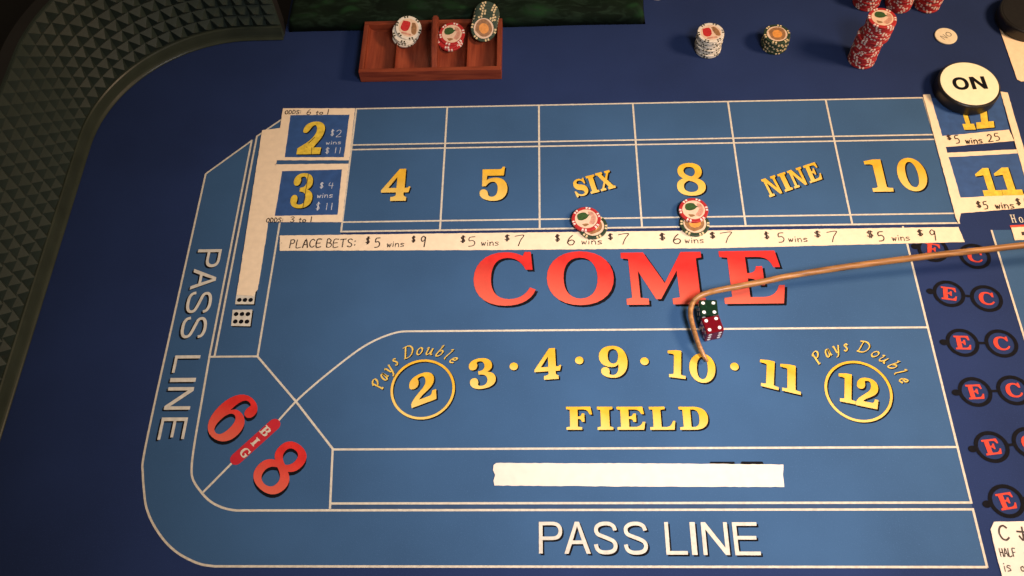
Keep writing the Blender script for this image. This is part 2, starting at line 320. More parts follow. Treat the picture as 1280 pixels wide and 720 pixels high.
SANS = {
'P': 'M0 100 L58 100 C86 100 100 88 100 71 C100 53 86 42 58 42 L16 42 L16 0 L0 0 Z M16 89 L56 89 C74 89 84 83 84 71 C84 59 74 53 56 53 L16 53 Z',
'A': 'M42 100 L58 100 L100 0 L84 0 L71 30 L29 30 L16 0 L0 0 Z M50 86 L33 41 L67 41 Z',
'L': 'M0 100 L18 100 L18 11 L100 11 L100 0 L0 0 Z', 'I': 'M0 100 L100 100 L100 0 L0 0 Z',
'N': 'M0 100 L17 100 L85 22 L85 100 L100 100 L100 0 L84 0 L15 78 L15 0 L0 0 Z',
'E': 'M0 100 L97 100 L97 89 L16 89 L16 58 L90 58 L90 47 L16 47 L16 11 L100 11 L100 0 L0 0 Z',
'Ob': 'M50 100 C80 100 100 80 100 50 C100 20 80 0 50 0 C20 0 0 20 0 50 C0 80 20 100 50 100 Z M50 80 C68 80 76 68 76 50 C76 32 68 20 50 20 C32 20 24 32 24 50 C24 68 32 80 50 80 Z',
'Nb': 'M0 100 L28 100 L74 38 L74 100 L100 100 L100 0 L74 0 L26 64 L26 0 L0 0 Z',
}
S_LINE = [(92, 73), (87, 85), (72, 93), (50, 95), (27, 92), (12, 83), (10, 71), (18, 61), (40, 54), (64, 47), (84, 39), (92, 27), (87, 14), (72, 7), (50, 5), (27, 7), (12, 16), (7, 30)]
def path_loops(s, k=7):
    tok = s.replace('Z', ' Z ').split(); loops = []; cur = []; i = 0; last = None
    def num(t): return float(t)
    while i < len(tok):
        t = tok[i]
        if t == 'Z': loops.append(cur); cur = []; i += 1; continue
        c = t[0]; vals = [num(t[1:])]; i += 1
        need = {'M': 2, 'L': 2, 'Q': 4, 'C': 6}[c]
        while len(vals) < need: vals.append(num(tok[i])); i += 1
        pts = list(zip(vals[::2], vals[1::2]))
        if c in 'ML': cur.append(pts[0])
        else:
            p = [cur[-1]]+pts
            for j in range(1, k+1):
                u = j/k
                if c == 'Q': q = tuple((1-u)**2*p[0][d]+2*u*(1-u)*p[1][d]+u*u*p[2][d] for d in (0, 1))
                else: q = tuple((1-u)**3*p[0][d]+3*u*(1-u)**2*p[1][d]+3*u*u*(1-u)*p[2][d]+u**3*p[3][d] for d in (0, 1))
                cur.append(q)
    out = []
    for l in loops:
        o = []
        for p in l:
            if not o or math.hypot(p[0]-o[-1][0], p[1]-o[-1][1]) > .4: o.append(p)
        if math.hypot(o[0][0]-o[-1][0], o[0][1]-o[-1][1]) < .4: o.pop()
        out.append(o)
    return out
def place(p, it): O, U, V = it[1], it[2], it[3]; return (O[0]+U[0]*p[0]/100+V[0]*p[1]/100, O[1]+U[1]*p[0]/100+V[1]*p[1]/100)
def glyph_loops(it, font):
    return [[place(p, it) for p in l] for l in path_loops(font[it[0]])]
def shift(loops, it, d):
    U, V = Vector(it[2]).normalized(), Vector(it[3]).normalized(); s = U*d-V*d
    return [[(x+s.x, y+s.y) for x, y in l] for l in loops]
def printed(it, font, name, z, m, parent, drop=0., stroke=0.):
    """one printed character, with its black drop shadow as a piece below it"""
    if it[0] == 'S' and font is SANS:
        pts = [place(p, it) for p in spline(S_LINE, 3)]
        vs, fs = ribbon_geo(pts, stroke, z); o = link(name, mesh_up(name, vs, fs), m, parent)
        U, V = Vector(it[2]).normalized(), Vector(it[3]).normalized(); s = (U-V)*drop
        if drop:
            vs, fs = ribbon_geo([(x+s.x, y+s.y) for x, y in pts], stroke*1.05, z-.15); link('drop_shadow', mesh_up('drop_shadow', vs, fs), 'black', o)
        return o
    lp = glyph_loops(it, font); o = sheet(name, lp, z, m, parent)
    if drop: sheet('drop_shadow', shift(lp, it, drop), z-.15, 'black', o)
    return o

HAND = {
'P': [[(8, 0), (14, 100)], [(12, 96), (70, 98), (88, 78), (68, 54), (12, 48)]], 'L': [[(12, 100), (8, 2), (88, 8)]],
'A': [[(2, 0), (52, 100), (94, 0)], [(20, 36), (80, 38)]], 'C': [[(90, 84), (60, 100), (22, 84), (6, 46), (24, 10), (60, 0), (92, 16)]],
'E': [[(90, 100), (12, 96), (8, 2), (92, 6)], [(10, 52), (74, 54)]], 'B': [[(12, 0), (14, 100), (66, 94), (78, 74), (56, 54), (14, 52)], [(40, 53), (84, 44), (88, 16), (56, 0), (10, 2)]],
'T': [[(2, 96), (98, 100)], [(52, 98), (46, 0)]], 'S': [[(90, 88), (56, 100), (16, 84), (28, 58), (72, 44), (86, 18), (48, 0), (8, 12)]],
':': [[(40, 70), (58, 76)], [(40, 22), (58, 28)]], '$': [[(94, 80), (50, 88), (10, 72), (36, 54), (76, 44), (88, 22), (46, 12), (4, 24)], [(40, 100), (36, 0)], [(62, 100), (58, 0)]],
'5': [[(88, 100), (22, 94), (16, 58), (60, 62), (90, 38), (68, 8), (10, 2)]], '9': [[(86, 78), (50, 98), (12, 78), (28, 52), (70, 60), (88, 86), (80, 40), (70, 0)]],
'7': [[(4, 88), (20, 92), (96, 98), (62, 50), (40, 0)]], '6': [[(70, 100), (30, 68), (8, 28), (30, 2), (72, 6), (90, 34), (60, 52), (14, 36)]],
'w': [[(2, 66), (18, 4), (42, 50), (64, 4), (96, 66)]], 'i': [[(52, 62), (46, 2)], [(54, 88), (58, 96)]],
'n': [[(8, 66), (10, 0)], [(10, 40), (50, 68), (82, 50), (88, 0)]], 's': [[(88, 62), (40, 68), (14, 50), (66, 34), (80, 12), (10, 4)]],
'2': [[(8, 80), (46, 100), (86, 80), (60, 40), (6, 4), (96, 8)]], '1': [[(56, 100), (48, 0)]], '4': [[(30, 96), (12, 46), (92, 50)], [(74, 90), (68, 0)]],
'3': [[(10, 90), (60, 100), (84, 78), (40, 56), (88, 34), (60, 2), (6, 10)]], 't': [[(50, 100), (44, 6), (70, 2)], [(14, 66), (88, 70)]],
'o': [[(60, 64), (14, 50), (18, 8), (68, 2), (88, 38), (56, 66)]], 'O': [[(56, 98), (12, 76), (8, 26), (48, 0), (90, 26), (88, 74), (52, 99)]],
'D': [[(12, 0), (16, 100), (72, 86), (90, 46), (66, 8), (10, 2)]], 'H': [[(10, 100), (8, 0)], [(88, 100), (90, 0)], [(8, 52), (90, 48)]],
'F': [[(90, 100), (14, 96), (10, 0)], [(12, 52), (70, 54)]], 'f': [[(84, 92), (52, 98), (44, 60), (38, 0)], [(14, 58), (78, 60)]],
'&': [[(60, 100), (46, 0), (14, 30)], [(4, 62), (96, 56)], [(60, 42), (96, 12)]], 'N': [[(8, 0), (10, 100), (88, 2), (92, 100)]],
}
def handwriting(name, it, width, z, m, parent):
    txt = it[0]; n = len(txt); vs, fs = [], []; zz = z
    narrow = {'i': .45, ':': .4, '1': .5, 't': .75}
    ws = [narrow.get(c, 1.0) for c in txt]; tot = sum(ws)+.22*(n-1); x = 0
    for c, wc in zip(txt, ws):
        for st in HAND[c]:
            dx = random.uniform(-2, 2); dy = random.uniform(-3, 3)
            pts = [((x+(p[0]+dx)/100*wc)/tot*100, p[1]+dy) for p in st]
            pts = [place(p, it) for p in (spline(pts, 4) if len(pts) > 2 else pts)]
            v2, f2 = ribbon_geo(pts, width*random.uniform(.85, 1.15), zz, cap=width*.3)
            b = len(vs); vs += v2; fs += [tuple(i+b for i in f) for f in f2]; zz += .02
        x += wc+.22
    return link(name, mesh_up(name, vs, fs), m, parent)

SCRIPT = {
'P': ([[(34, 92), (10, 0)], [(14, 84), (36, 96), (74, 100), (96, 84), (80, 62), (46, 50), (26, 54)], [(0, 0), (30, 0)]], 1.0),
'a': ([[(82, 56), (52, 66), (18, 44), (8, 12), (30, 0), (60, 18), (84, 62), (76, 10), (94, 4)]], 1.0),
'y': ([[(4, 58), (22, 64), (34, 10), (48, 4)], [(92, 66), (66, 16), (38, -26), (6, -34)]], 1.0),
's': ([[(84, 54), (56, 66), (28, 54), (54, 34), (66, 16), (38, 0), (4, 10)]], 1.0),
'D': ([[(36, 98), (16, 2)], [(8, 94), (40, 100), (74, 92), (94, 62), (80, 22), (46, 0), (4, 2)]], 1.0),
'o': ([[(58, 66), (20, 44), (14, 12), (42, 0), (80, 24), (86, 54), (58, 66)]], 1.0),
'u': ([[(4, 58), (26, 64), (14, 16), (28, 0), (58, 18), (82, 64)], [(84, 66), (72, 10), (94, 6)]], 1.0),
'b': ([[(26, 100), (44, 104), (18, 12), (40, 0), (74, 20), (82, 52), (62, 64), (32, 44)]], 1.0),
'l': ([[(40, 98), (76, 104), (38, 12), (60, 2)]], 1.0),
'e': ([[(18, 30), (66, 40), (76, 58), (52, 66), (20, 42), (18, 12), (44, 0), (84, 16)]], 1.0),
}
def script_letter(it, z, parent):
    for pas, (mm, dz, d) in enumerate((('gold', 0, 0), ('black', -.15, 1.0))):
        vs, fs = [], []; zz = z+dz
        for st in SCRIPT[it[0]][0]:
            pts = [place((p[0]+p[1]*.2, p[1]), it) for p in (spline(st, 4) if len(st) > 2 else st)]
            pts = [(x+d, y-d) for x, y in pts]
            v2, f2 = ribbon_geo(pts, 2.15, zz, nib=(math.radians(35), .34)); b = len(vs); vs += v2; fs += [tuple(i+b for i in f) for f in f2]; zz += .015
        if pas == 0: o = link('script_letter', mesh_up('script_letter', vs, fs), mm, parent)
        else: link('drop_shadow', mesh_up('drop_shadow', vs, fs), mm, o)

# ------------------------------------------------------------------ measured layout, millimetres on the table top
LAYOUT = {
 'six': [["S",[41.2,701.9],[18.4,5.4],[-5.7,29.3]],["I",[61.8,707.9],[12.0,3.5],[-7.0,30.0]],["X",[76.0,712.0],[20.7,6.1],[-7.8,30.5]]],
 'nine': [["N",[304.8,697.6],[20.1,7.8],[-8.3,29.8]],["I",[327.1,706.2],[11.2,4.3],[-7.3,29.7]],["N",[340.5,711.4],[20.2,7.8],[-6.8,29.6]],["E",[363.0,720.1],[18.6,7.2],[-5.8,29.5]]],
 'yellow': [["4",[-231.6,701.3],[41.3,0.0],[0.0,55.2]],["5",[-92.8,698.8],[38.7,0.0],[0.0,58.3]],["8",[180.7,702.3],[39.4,0.0],[0.0,56.0]],["1",[440.6,704.2],[32.2,0.0],[0.0,54.9]],["0",[483.5,703.9],[39.0,0.0],[0.0,56.9]],["3",[-95.4,416.5],[31.9,5.1],[-5.4,41.0]],["4",[-16.8,429.4],[33.5,2.2],[-1.4,42.2]],["9",[62.9,432.3],[35.2,-0.3],[0.2,43.5]],["1",[144.5,433.2],[23.1,-3.4],[3.5,37.3]],["0",[171.8,426.7],[31.6,-3.9],[3.5,39.2]],["1",[254.2,421.1],[23.8,-6.8],[6.2,36.4]],["1",[278.6,414.8],[25.0,-6.8],[5.4,36.6]],["1",[345.6,400.2],[21.0,-4.7],[7.2,37.7]],["2",[366.7,394.8],[25.0,-6.0],[8.3,37.7]],["2",[-167.0,393.9],[31.0,12.4],[-6.9,39.7]],["F",[20.9,365.3],[31.2,0.0],[0.0,29.3]],["I",[58.0,365.1],[18.7,0.0],[0.0,29.3]],["E",[81.6,365.0],[33.6,0.0],[0.0,29.2]],["L",[120.4,364.8],[30.3,0.0],[0.0,29.2]],["D",[155.8,364.6],[34.1,0.0],[0.0,29.1]]],
 'dots': [[-42.9,448.5],[38.6,456.0],[119.2,454.1],[228.7,446.0]],
 'come': [["C",[-96.9,534.0],[81.7,0.0],[0.0,81.2]],["O",[-0.6,533.7],[87.4,0.0],[0.0,81.4]],["M",[97.6,533.6],[105.4,0.0],[0.0,78.5]],["E",[226.6,533.4],[79.3,0.0],[0.0,79.0]]],
 'pass_bottom': [["P",[-12.7,220.5],[26.3,0.0],[0.0,35.3]],["A",[15.6,220.3],[29.5,0.0],[0.0,35.5]],["S",[49.2,220.0],[25.7,0.0],[0.0,35.6]],["S",[82.4,219.7],[26.3,0.0],[0.0,35.8]],["L",[128.5,219.4],[23.7,0.0],[0.0,36.0]],["I",[156.8,219.1],[6.0,0.0],[0.0,36.2]],["N",[169.4,219.0],[29.1,0.0],[0.0,36.2]],["E",[204.1,218.8],[28.1,0.0],[0.0,36.4]]],
 'pass_side': [["P",[-474.1,625.9],[0.0,-28.4],[32.6,0.0]],["A",[-474.1,595.3],[0.0,-32.1],[32.6,0.0]],["S",[-474.1,560.7],[0.0,-33.3],[32.6,0.0]],["S",[-474.1,523.2],[0.0,-32.3],[32.6,0.0]],["L",[-474.1,467.3],[0.0,-24.0],[32.6,0.0]],["I",[-474.1,436.2],[0.0,-5.5],[32.6,0.0]],["N",[-474.1,423.7],[0.0,-30.0],[32.6,0.0]],["E",[-474.1,383.6],[0.0,-28.5],[32.6,0.0]]],
 'big': [["6",[-425.7,373.1],[35.7,-29.0],[41.0,50.4]],["8",[-356.9,308.8],[35.9,-28.7],[41.8,52.3]]],
 'bigtxt': [["B",[-350.9,365.1],[8.1,-7.5],[7.8,8.4]],["I",[-359.4,350.3],[4.8,-4.4],[7.1,7.7]],["G",[-371.6,338.0],[8.1,-7.5],[7.8,8.4]]],
 'pill': [[-376.0,327.7],[-330.4,376.9]],
 'V': {},
 'corner_outer': [[-486.7,470.3],[-486.8,406.9],[-487.2,357.1],[-486.4,333.0],[-483.4,315.3],[-477.3,294.0],[-469.9,273.1],[-457.0,252.7],[-439.4,233.6],[-422.6,221.0],[-406.5,213.1],[-392.6,208.2],[-376.7,206.1]],
 'corner_inner': [[-429.0,466.4],[-428.7,403.4],[-427.4,348.7],[-425.3,320.9],[-420.6,305.4],[-406.6,289.1],[-394.3,279.1],[-381.3,273.0],[-371.1,270.2],[-362.4,269.1]],
 'diag': [[-367.5,464.7],[-310.8,403.7],[-258.4,343.0],[-253.6,271.0]],
 'fieldcurve': [[-407.1,289.1],[-376.0,327.7],[-330.4,376.9],[-310.8,403.7],[-291.5,424.8],[-270.7,445.2],[-253.1,461.5],[-236.2,475.8],[-220.7,485.8],[-206.9,492.4],[-193.9,496.9],[-183.7,498.5],[-168.3,498.6]],
 'cham': [[-487.8,753.6],[-431.4,812.5],[-424.9,820.6],[-391.2,851.4],[-421.6,465.2]],
 'rightline': [[585.9,667.1],[587.5,622.1],[586.8,607.4],[587.8,489.4]],
 'dieprint': [[[-411.2,532.3],[-385.0,532.3],[-384.1,508.0],[-409.4,508.9]],[[-410.6,564.0],[-385.3,563.7],[-384.4,540.3],[-409.4,540.6]]],
 'pays': [["P",[-205.0,418.7],[1.6,10.9],[-14.1,2.1]],["a",[-201.0,429.9],[2.9,7.7],[-13.4,5.1]],["y",[-197.2,439.1],[4.8,7.4],[-12.0,7.8]],["s",[-190.8,450.1],[4.8,4.5],[-9.8,10.4]],["D",[-181.3,459.4],[13.1,5.7],[-6.1,14.1]],["o",[-166.0,465.1],[8.7,1.2],[-1.9,14.2]],["u",[-154.8,466.0],[9.3,-1.0],[1.5,14.2]],["b",[-142.7,464.7],[8.3,-3.0],[4.8,13.5]],["l",[-131.9,461.1],[4.7,-2.8],[7.4,12.3]],["e",[-124.8,457.0],[5.8,-5.1],[9.5,10.7]]],
 'pays2': [["P",[331.2,447.8],[8.0,7.6],[-9.9,10.4]],["a",[343.2,457.0],[7.2,4.0],[-7.0,12.5]],["y",[353.0,462.2],[8.4,2.6],[-4.2,13.7]],["s",[364.8,465.6],[6.6,0.6],[-1.4,14.2]],["D",[379.8,465.9],[13.9,-3.6],[3.8,14.9]],["o",[395.3,459.6],[7.7,-4.3],[7.0,12.5]],["u",[403.8,454.0],[7.1,-6.1],[9.4,10.8]],["b",[412.8,446.1],[5.2,-7.1],[11.5,8.5]],["l",[419.0,437.0],[2.4,-4.9],[12.9,6.3]],["e",[423.4,428.7],[2.0,-7.4],[13.8,3.6]]],
 'ec': [[[504.7,611.1],[555.9,599.9]],[[510.1,544.9],[555.1,537.4]],[[510.8,475.9],[557.3,474.4]],[[510.1,410.7],[555.9,412.4]],[[512.4,342.1],[556.8,347.0]],[[512.6,278.7],[556.8,285.5]]],
 't_place': [[-364.8,646.2],[-68.7,645.8],[232.0,644.7],[545.0,645.0],[547.7,621.5],[229.1,617.0],[-68.2,618.6],[-361.3,621.8]],
 't_bottom': [[-65.4,322.2],[-62.2,324.5],[105.7,323.5],[270.7,321.6],[268.4,309.3],[268.0,295.2],[104.1,296.0],[-64.0,297.7],[-65.1,303.5],[-63.3,310.2],[-66.0,316.0]],
 't_left': [[-417.0,830.8],[-389.5,834.7],[-383.3,640.0],[-382.5,562.5],[-387.8,552.3],[-409.5,554.3]],
 'c_frame': [[-391.7,872.2],[-282.9,869.4],[-281.0,666.7],[-387.7,668.5]],
 'c_win1': [[-378.6,858.7],[-290.0,857.5],[-290.2,778.4],[-376.4,780.3]],
 'c_gap': [[-377.8,772.3],[-290.7,772.7],[-290.4,765.4],[-377.1,763.4]],
 'c_win2': [[-376.8,755.5],[-290.5,756.9],[-288.6,679.1],[-376.3,678.6]],
 'c_2': ["2b",[-360.0,785.0],[37.1,0.0],[0.0,60.3]],
 'c_3': ["3",[-357.9,690.7],[30.5,0.0],[0.0,60.5]],
 'hw_card': [["$",[-314.2,817.8],[4.8,0.0],[0.0,12.3]],["2",[-306.0,815.3],[8.1,0.0],[0.0,13.3]],["wins",[-318.9,802.4],[22.0,0.0],[0.0,5.9]],["$",[-318.3,785.0],[5.5,0.0],[0.0,11.7]],["1",[-305.4,786.1],[3.6,0.0],[0.0,10.4]],["1",[-298.9,785.9],[3.6,0.0],[0.0,10.4]]],
 'hw_card3': [["$",[-318.9,724.2],[4.9,0.0],[0.0,10.8]],["4",[-307.4,723.9],[8.2,0.0],[0.0,10.8]],["wins",[-320.7,708.2],[22.1,0.0],[0.0,7.3]],["$",[-320.2,686.7],[5.3,0.0],[0.0,13.8]],["1",[-306.3,687.7],[2.0,0.0],[0.0,11.4]],["1",[-299.3,687.6],[2.1,0.0],[0.0,11.4]]],
 'hw_odds': [["ODDS:",[-387.1,860.6],[24.0,0.0],[0.0,6.9]],["6",[-354.7,858.7],[6.6,0.0],[0.0,9.6]],["to",[-340.8,858.9],[11.2,0.0],[0.0,6.2]],["1",[-324.8,858.6],[4.5,0.0],[0.0,9.6]]],
 'hw_odds3': [["ODDS:",[-386.9,668.2],[23.7,0.0],[0.0,6.8]],["3",[-353.6,667.8],[6.1,0.0],[0.0,8.9]],["to",[-341.6,667.6],[10.3,0.0],[0.0,6.5]],["1",[-325.3,667.9],[1.7,0.0],[0.0,8.3]]],
 'r_left': [[548.0,873.6],[558.1,874.3],[558.7,692.4],[553.5,667.4],[546.4,650.4],[544.9,658.9]],
 'r_win1': [[556.6,867.3],[658.3,874.7],[653.6,805.9],[550.7,796.4]],
 'r_t1': [[548.1,796.4],[652.8,806.9],[654.9,786.9],[547.8,777.0]],
 'r_gap': [[555.1,776.9],[653.9,783.1],[654.1,772.8],[555.4,768.4]],
 'r_t2': [[553.8,767.6],[654.5,771.9],[661.1,765.2],[554.3,760.1]],
 'r_win2': [[554.5,761.0],[658.8,766.2],[651.1,695.1],[555.7,691.6]],
 'r_t3': [[555.0,691.6],[655.1,696.8],[654.0,675.0],[553.3,666.5]],
 'r_right': [[658.9,876.7],[668.5,874.5],[660.6,691.4],[650.8,691.6]],
 'r_12': [["1f",[588.9,807.9],[18.4,0.0],[0.0,53.2]],["1f",[605.5,809.0],[28.3,2.2],[8.8,57.3]]],
 'r_11': [["1f",[587.2,693.9],[28.4,0.0],[0.0,46.7]],["1f",[612.4,694.3],[30.6,0.0],[0.0,46.7]]],
 'hw_r1': [["$",[564.0,790.3],[5.8,0.0],[0.0,9.0]],["5",[574.1,783.9],[6.4,0.0],[0.0,14.2]],["wins",[588.3,783.4],[23.2,0.0],[0.0,9.4]],["2",[619.6,785.8],[6.7,0.0],[0.0,13.2]],["5",[629.6,787.4],[6.7,0.0],[0.0,13.2]]],
 'hw_r2': [["$",[577.1,674.7],[5.6,0.0],[0.0,10.8]],["5",[585.7,672.8],[5.8,0.0],[0.0,12.5]],["wins",[601.1,673.2],[24.5,0.0],[0.0,9.5]],["$",[629.7,678.0],[5.8,0.0],[0.0,11.2]],["9",[640.8,676.1],[5.5,0.0],[0.0,13.4]]],
 'strip_tr': [[689.6,1013.0],[750.6,1020.3],[749.6,900.8],[693.3,895.4],[688.7,899.4]],
 'rule': [[492.8,255.4],[630.3,257.5],[625.5,141.0],[488.7,132.6],[486.5,197.3],[486.2,222.7],[486.8,247.0]],
 'hw_rule': [["C",[494.6,235.2],[10.8,0.0],[0.0,15.8]],["&",[514.3,235.7],[11.0,0.0],[0.0,14.0]],["HALF",[490.3,217.6],[17.2,0.0],[0.0,8.6]],["of",[516.0,217.6],[10.2,0.0],[0.0,8.6]],["is",[490.1,201.5],[8.0,0.0],[0.0,9.3]],["on",[507.8,202.3],[10.8,0.0],[0.0,7.6]]],
 'horn': [["H",[616.5,651.1],[6.3,0.0],[0.0,12.7]],["o",[626.5,650.6],[5.4,0.0],[0.0,9.2]],["r",[635.8,650.8],[3.4,0.0],[0.0,8.9]],["n",[642.5,650.7],[6.5,0.0],[0.0,8.9]]],
 'hornbar': [[612.4,646.8],[662.7,649.1],[662.5,644.7],[612.5,643.0]],
 'horntape': [[613.0,643.0],[661.7,645.3],[661.3,625.9],[612.4,623.0]],
 'horndash': [[624.0,635.9],[638.5,636.3],[638.0,630.7],[623.5,630.3]],
 'dashes': [[[187.5,325.5],[215.1,325.4],[215.3,322.3],[185.3,322.4]],[[223.5,325.6],[247.4,325.5],[248.7,321.7],[221.2,322.3]]],
 'hw_place': [["PLACE",[-349.1,626.2],[43.9,0.0],[0.0,12.8]],["BETS:",[-298.7,626.1],[40.7,0.0],[0.0,12.8]],["$",[-244.9,630.6],[5.2,0.0],[0.0,11.6]],["5",[-233.0,624.8],[7.8,0.0],[0.0,15.4]],["wins",[-215.6,625.4],[23.5,0.0],[0.0,8.3]],["$",[-182.3,632.4],[4.4,0.0],[0.0,10.3]],["9",[-170.5,624.8],[7.4,0.0],[0.0,17.3]],["$",[-116.0,630.4],[6.2,0.0],[0.0,11.5]],["5",[-106.1,624.7],[10.5,0.0],[0.0,15.3]],["wins",[-87.8,625.3],[23.6,0.0],[0.0,8.3]],["$",[-56.6,632.3],[6.4,0.0],[0.0,10.2]],["7",[-43.6,624.7],[12.9,0.0],[0.0,17.2]],["$",[11.3,630.3],[6.3,0.0],[0.0,11.5]],["6",[26.9,624.6],[11.0,0.0],[0.0,15.2]],["wins",[46.6,625.2],[27.6,0.0],[0.0,8.2]],["$",[82.3,632.1],[6.1,0.0],[0.0,10.2]],["7",[95.8,624.5],[14.6,0.0],[0.0,17.1]],["$",[150.7,630.1],[7.4,0.0],[0.0,11.4]],["6",[167.6,624.5],[11.3,0.0],[0.0,15.1]],["wins",[184.1,625.1],[24.8,0.0],[0.0,8.2]],["$",[217.8,632.0],[6.6,0.0],[0.0,10.1]],["7",[231.1,624.4],[15.9,0.0],[0.0,17.0]],["$",[289.4,630.0],[6.2,0.0],[0.0,11.4]],["5",[306.4,624.3],[8.9,0.0],[0.0,15.1]],["wins",[320.4,624.9],[24.8,0.0],[0.0,8.1]],["$",[355.3,631.8],[8.2,0.0],[0.0,10.1]],["7",[371.5,624.3],[13.9,0.0],[0.0,16.9]],["$",[423.9,629.8],[8.3,0.0],[0.0,11.3]],["5",[437.1,624.2],[8.7,0.0],[0.0,15.0]],["wins",[455.3,624.8],[23.1,0.0],[0.0,8.1]],["$",[489.7,631.6],[7.0,0.0],[0.0,10.0]],["9",[505.1,624.2],[8.1,0.0],[0.0,16.9]]],
 'chip6': [[53.4,661.6],[62.1,651.9]],
 'chip8': [[198.4,673.7],[198.7,654.1]],
 'white': [247.1,972.7],
 'green': [347.7,977.1],
 'red': [[472.9,944.1],[474.2,952.2]],
 'redback': [[501.2,1062.9],[549.1,1057.0],[593.0,1056.3],[534.7,1102.6],[580.7,1102.7]],
 'whiteback': [[179.7,1098.9],[223.0,1101.0],[271.1,1101.1]],
 'puck': [606.8,875.0],
 'no': [606.5,987.8],
 'off': [730.1,1010.0],
 'stick': [[195.6,450.5,6.0],[190.5,458.4,9.0],[184.8,473.3,13.0],[180.9,491.1,15.0],[178.5,508.0,17.0],[179.9,519.9,18.0],[184.3,528.5,19.0],[192.0,534.2,21.0],[203.1,537.8,23.0],[218.8,540.3,26.0],[269.3,549.5,28.0],[307.7,557.1,30.0],[377.7,566.8,34.0],[467.4,576.9,38.0],[595.4,588.9,44.0],[731.0,601.1,52.0]],
}

D = LAYOUT

# ------------------------------------------------------------------ setting: floor, table felt with its print
fl = link('floor', mesh('floor', [(-4, -4, -.78), (4, -4, -.78), (4, 5, -.78), (-4, 5, -.78)], [(0, 1, 2, 3)]), 'floor'); tag(fl, kind='structure')
felt_out = [(-688, -330), (1150, -330), (1150, 1620), (-410, 1620), (-410, 1040), (-470, 1034), (-560, 1000), (-640, 930), (-680, 850), (-688, 780)]
felt = link('table_felt', flat_mesh('table_felt', [felt_out], 0), 'navy'); tag(felt, kind='structure')
link('table_slab', slab_mesh('table_slab', felt_out, -40, -.4), 'slab', felt)

XO, XA, XB, XC, XR = -487.5, -430., -423.5, -368., 473.5
ci, co_ = D['corner_inner'], D['corner_outer']
ci = [(XA, 466)]+[tuple(p) for p in ci[1:]]; co_ = [(XO, 470), (XO, 400)]+[tuple(p) for p in co_[3:]]
cis, cos_ = spline(ci, 4), spline(co_, 4)
cham = D['cham']
def panel(pts): return sheet('blue_panel', [pts], .15, 'blue', felt)
panel([(XO, 753.6), (XA, 812.5)]+cis+[(XR, 269.5), (XR, 206.5)]+cos_[::-1])
panel([(XB, 466), (XB, 820.5), (-391.2, 851.4), (-370, 869), (-281, 869), (-281, 640), (XR, 640), (XR, 277), (-253, 277), (-253, 269.9), (-362, 269.9)]+[(x+.5, y+.5) for x, y in cis[::-1]])
H2, H3 = 801., 792.5
panel([(-280.9, 651.7), (547.7, 651.7), (547.7, H3), (-280.9, H3)])
panel([(-280.9, H2), (547.7, H2), (547.7, 868.9), (-280.9, 868.9)])
xr2 = sum(p[0] for p in D['rightline'])/4
sheet('blue_gap', [[(-253, 269.6), (XR, 269.6), (XR, 276.8), (-253, 276.8)]], .155, 'gap', felt)
sheet('blue_gap', [[(-280, H3+.1), (547.7, H3+.1), (547.7, H2-.1), (-280, H2-.1)]], .16, 'gap', felt)
sheet('blue_gap', [[(XA, 466), (XB, 466), (XB, 820), (XA, 812)]], .12, 'gap', felt)
panel([(xr2, -300), (1050, -300), (1050, 640), (xr2, 640)])

zl = [.30]
def line(pts, wdt=2.6):
    zl[0] += .008
    return ribbon('printed_line', pts, wdt, zl[0], 'line', felt)
line([(XO, 466), (XO, 753.6), (XA, 812.5)]); line([(XA, 814), (XA, 466)]); line([(XB, 821.5), (XB, 465)])
line([(XB, 820.5), (-391.2, 851.4), (-372, 868)])
line(cos_+[(XR, 206.5)]); line(cis+[(XR, 269.5), (XR, 206)])
line([(XA, 465.2), (XC, 465.2)], 2.6)
line([(XC, 668), (XC, 465)]+[tuple(p) for p in D['diag'][1:]], 2.6)
fc = [tuple(p) for p in D['fieldcurve']]
line([fc[0], fc[1]]); line(spline(fc[2:], 4)+[(XR, 497.5)])
line([(-258, 342.1), (XR, 342.1)]); line([(-254, 277.1), (XR, 277.1)]); line([(XR, 276), (XR, 648)])
for i, x in enumerate((-281, -145.2, -9.5, 128.5, 267, 408, 547.7)): line([(x, 651.7), (x, 869)])
for y in (869, H2, H3, 667.2): line([(-282, y), (549, y)], 2.4)
line([(-282, 651.7), (549, 651.7)])
line([(xr2, -300), (xr2, 640)])

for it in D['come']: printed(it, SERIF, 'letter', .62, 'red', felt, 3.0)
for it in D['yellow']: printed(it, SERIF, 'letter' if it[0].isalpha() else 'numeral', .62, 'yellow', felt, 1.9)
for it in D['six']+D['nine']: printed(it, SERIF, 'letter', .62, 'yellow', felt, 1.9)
for i, (x, y) in enumerate(D['dots']):
    o = sheet('dot', [circle(x, y, 5.2, 24)], .62, 'yellow', felt); sheet('drop_shadow', [circle(x+1.2, y-1.2, 5.3, 24)], .47, 'black', o)
for it in D['pass_bottom']: printed(it, SANS, 'letter', .62, 'white', felt, 1.9, 4.3)
for it in D['pass_side']: printed(it, SANS, 'letter', .62, 'white', felt, 1.9, 3.9)
rot180 = SERIF['9']
SERIF['6'] = ' '.join(('%s%g' % (t[0], 100-float(t[1:])) if t[0] in 'MLQC' else ('Z' if t == 'Z' else '%g' % (100-float(t)))) for t in rot180.split())
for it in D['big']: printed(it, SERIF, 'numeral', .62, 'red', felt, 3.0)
(ax, ay), (bx, by) = D['pill']
dx, dy = bx-ax, by-ay; L = math.hypot(dx, dy); ux, uy = dx/L, dy/L; R = 7.6
pill = [(ax+ux*R*.6+R*math.cos(a+math.atan2(uy, ux)+math.pi/2), ay+uy*R*.6+R*math.sin(a+math.atan2(uy, ux)+math.pi/2)) for a in [math.pi*i/12 for i in range(13)]]
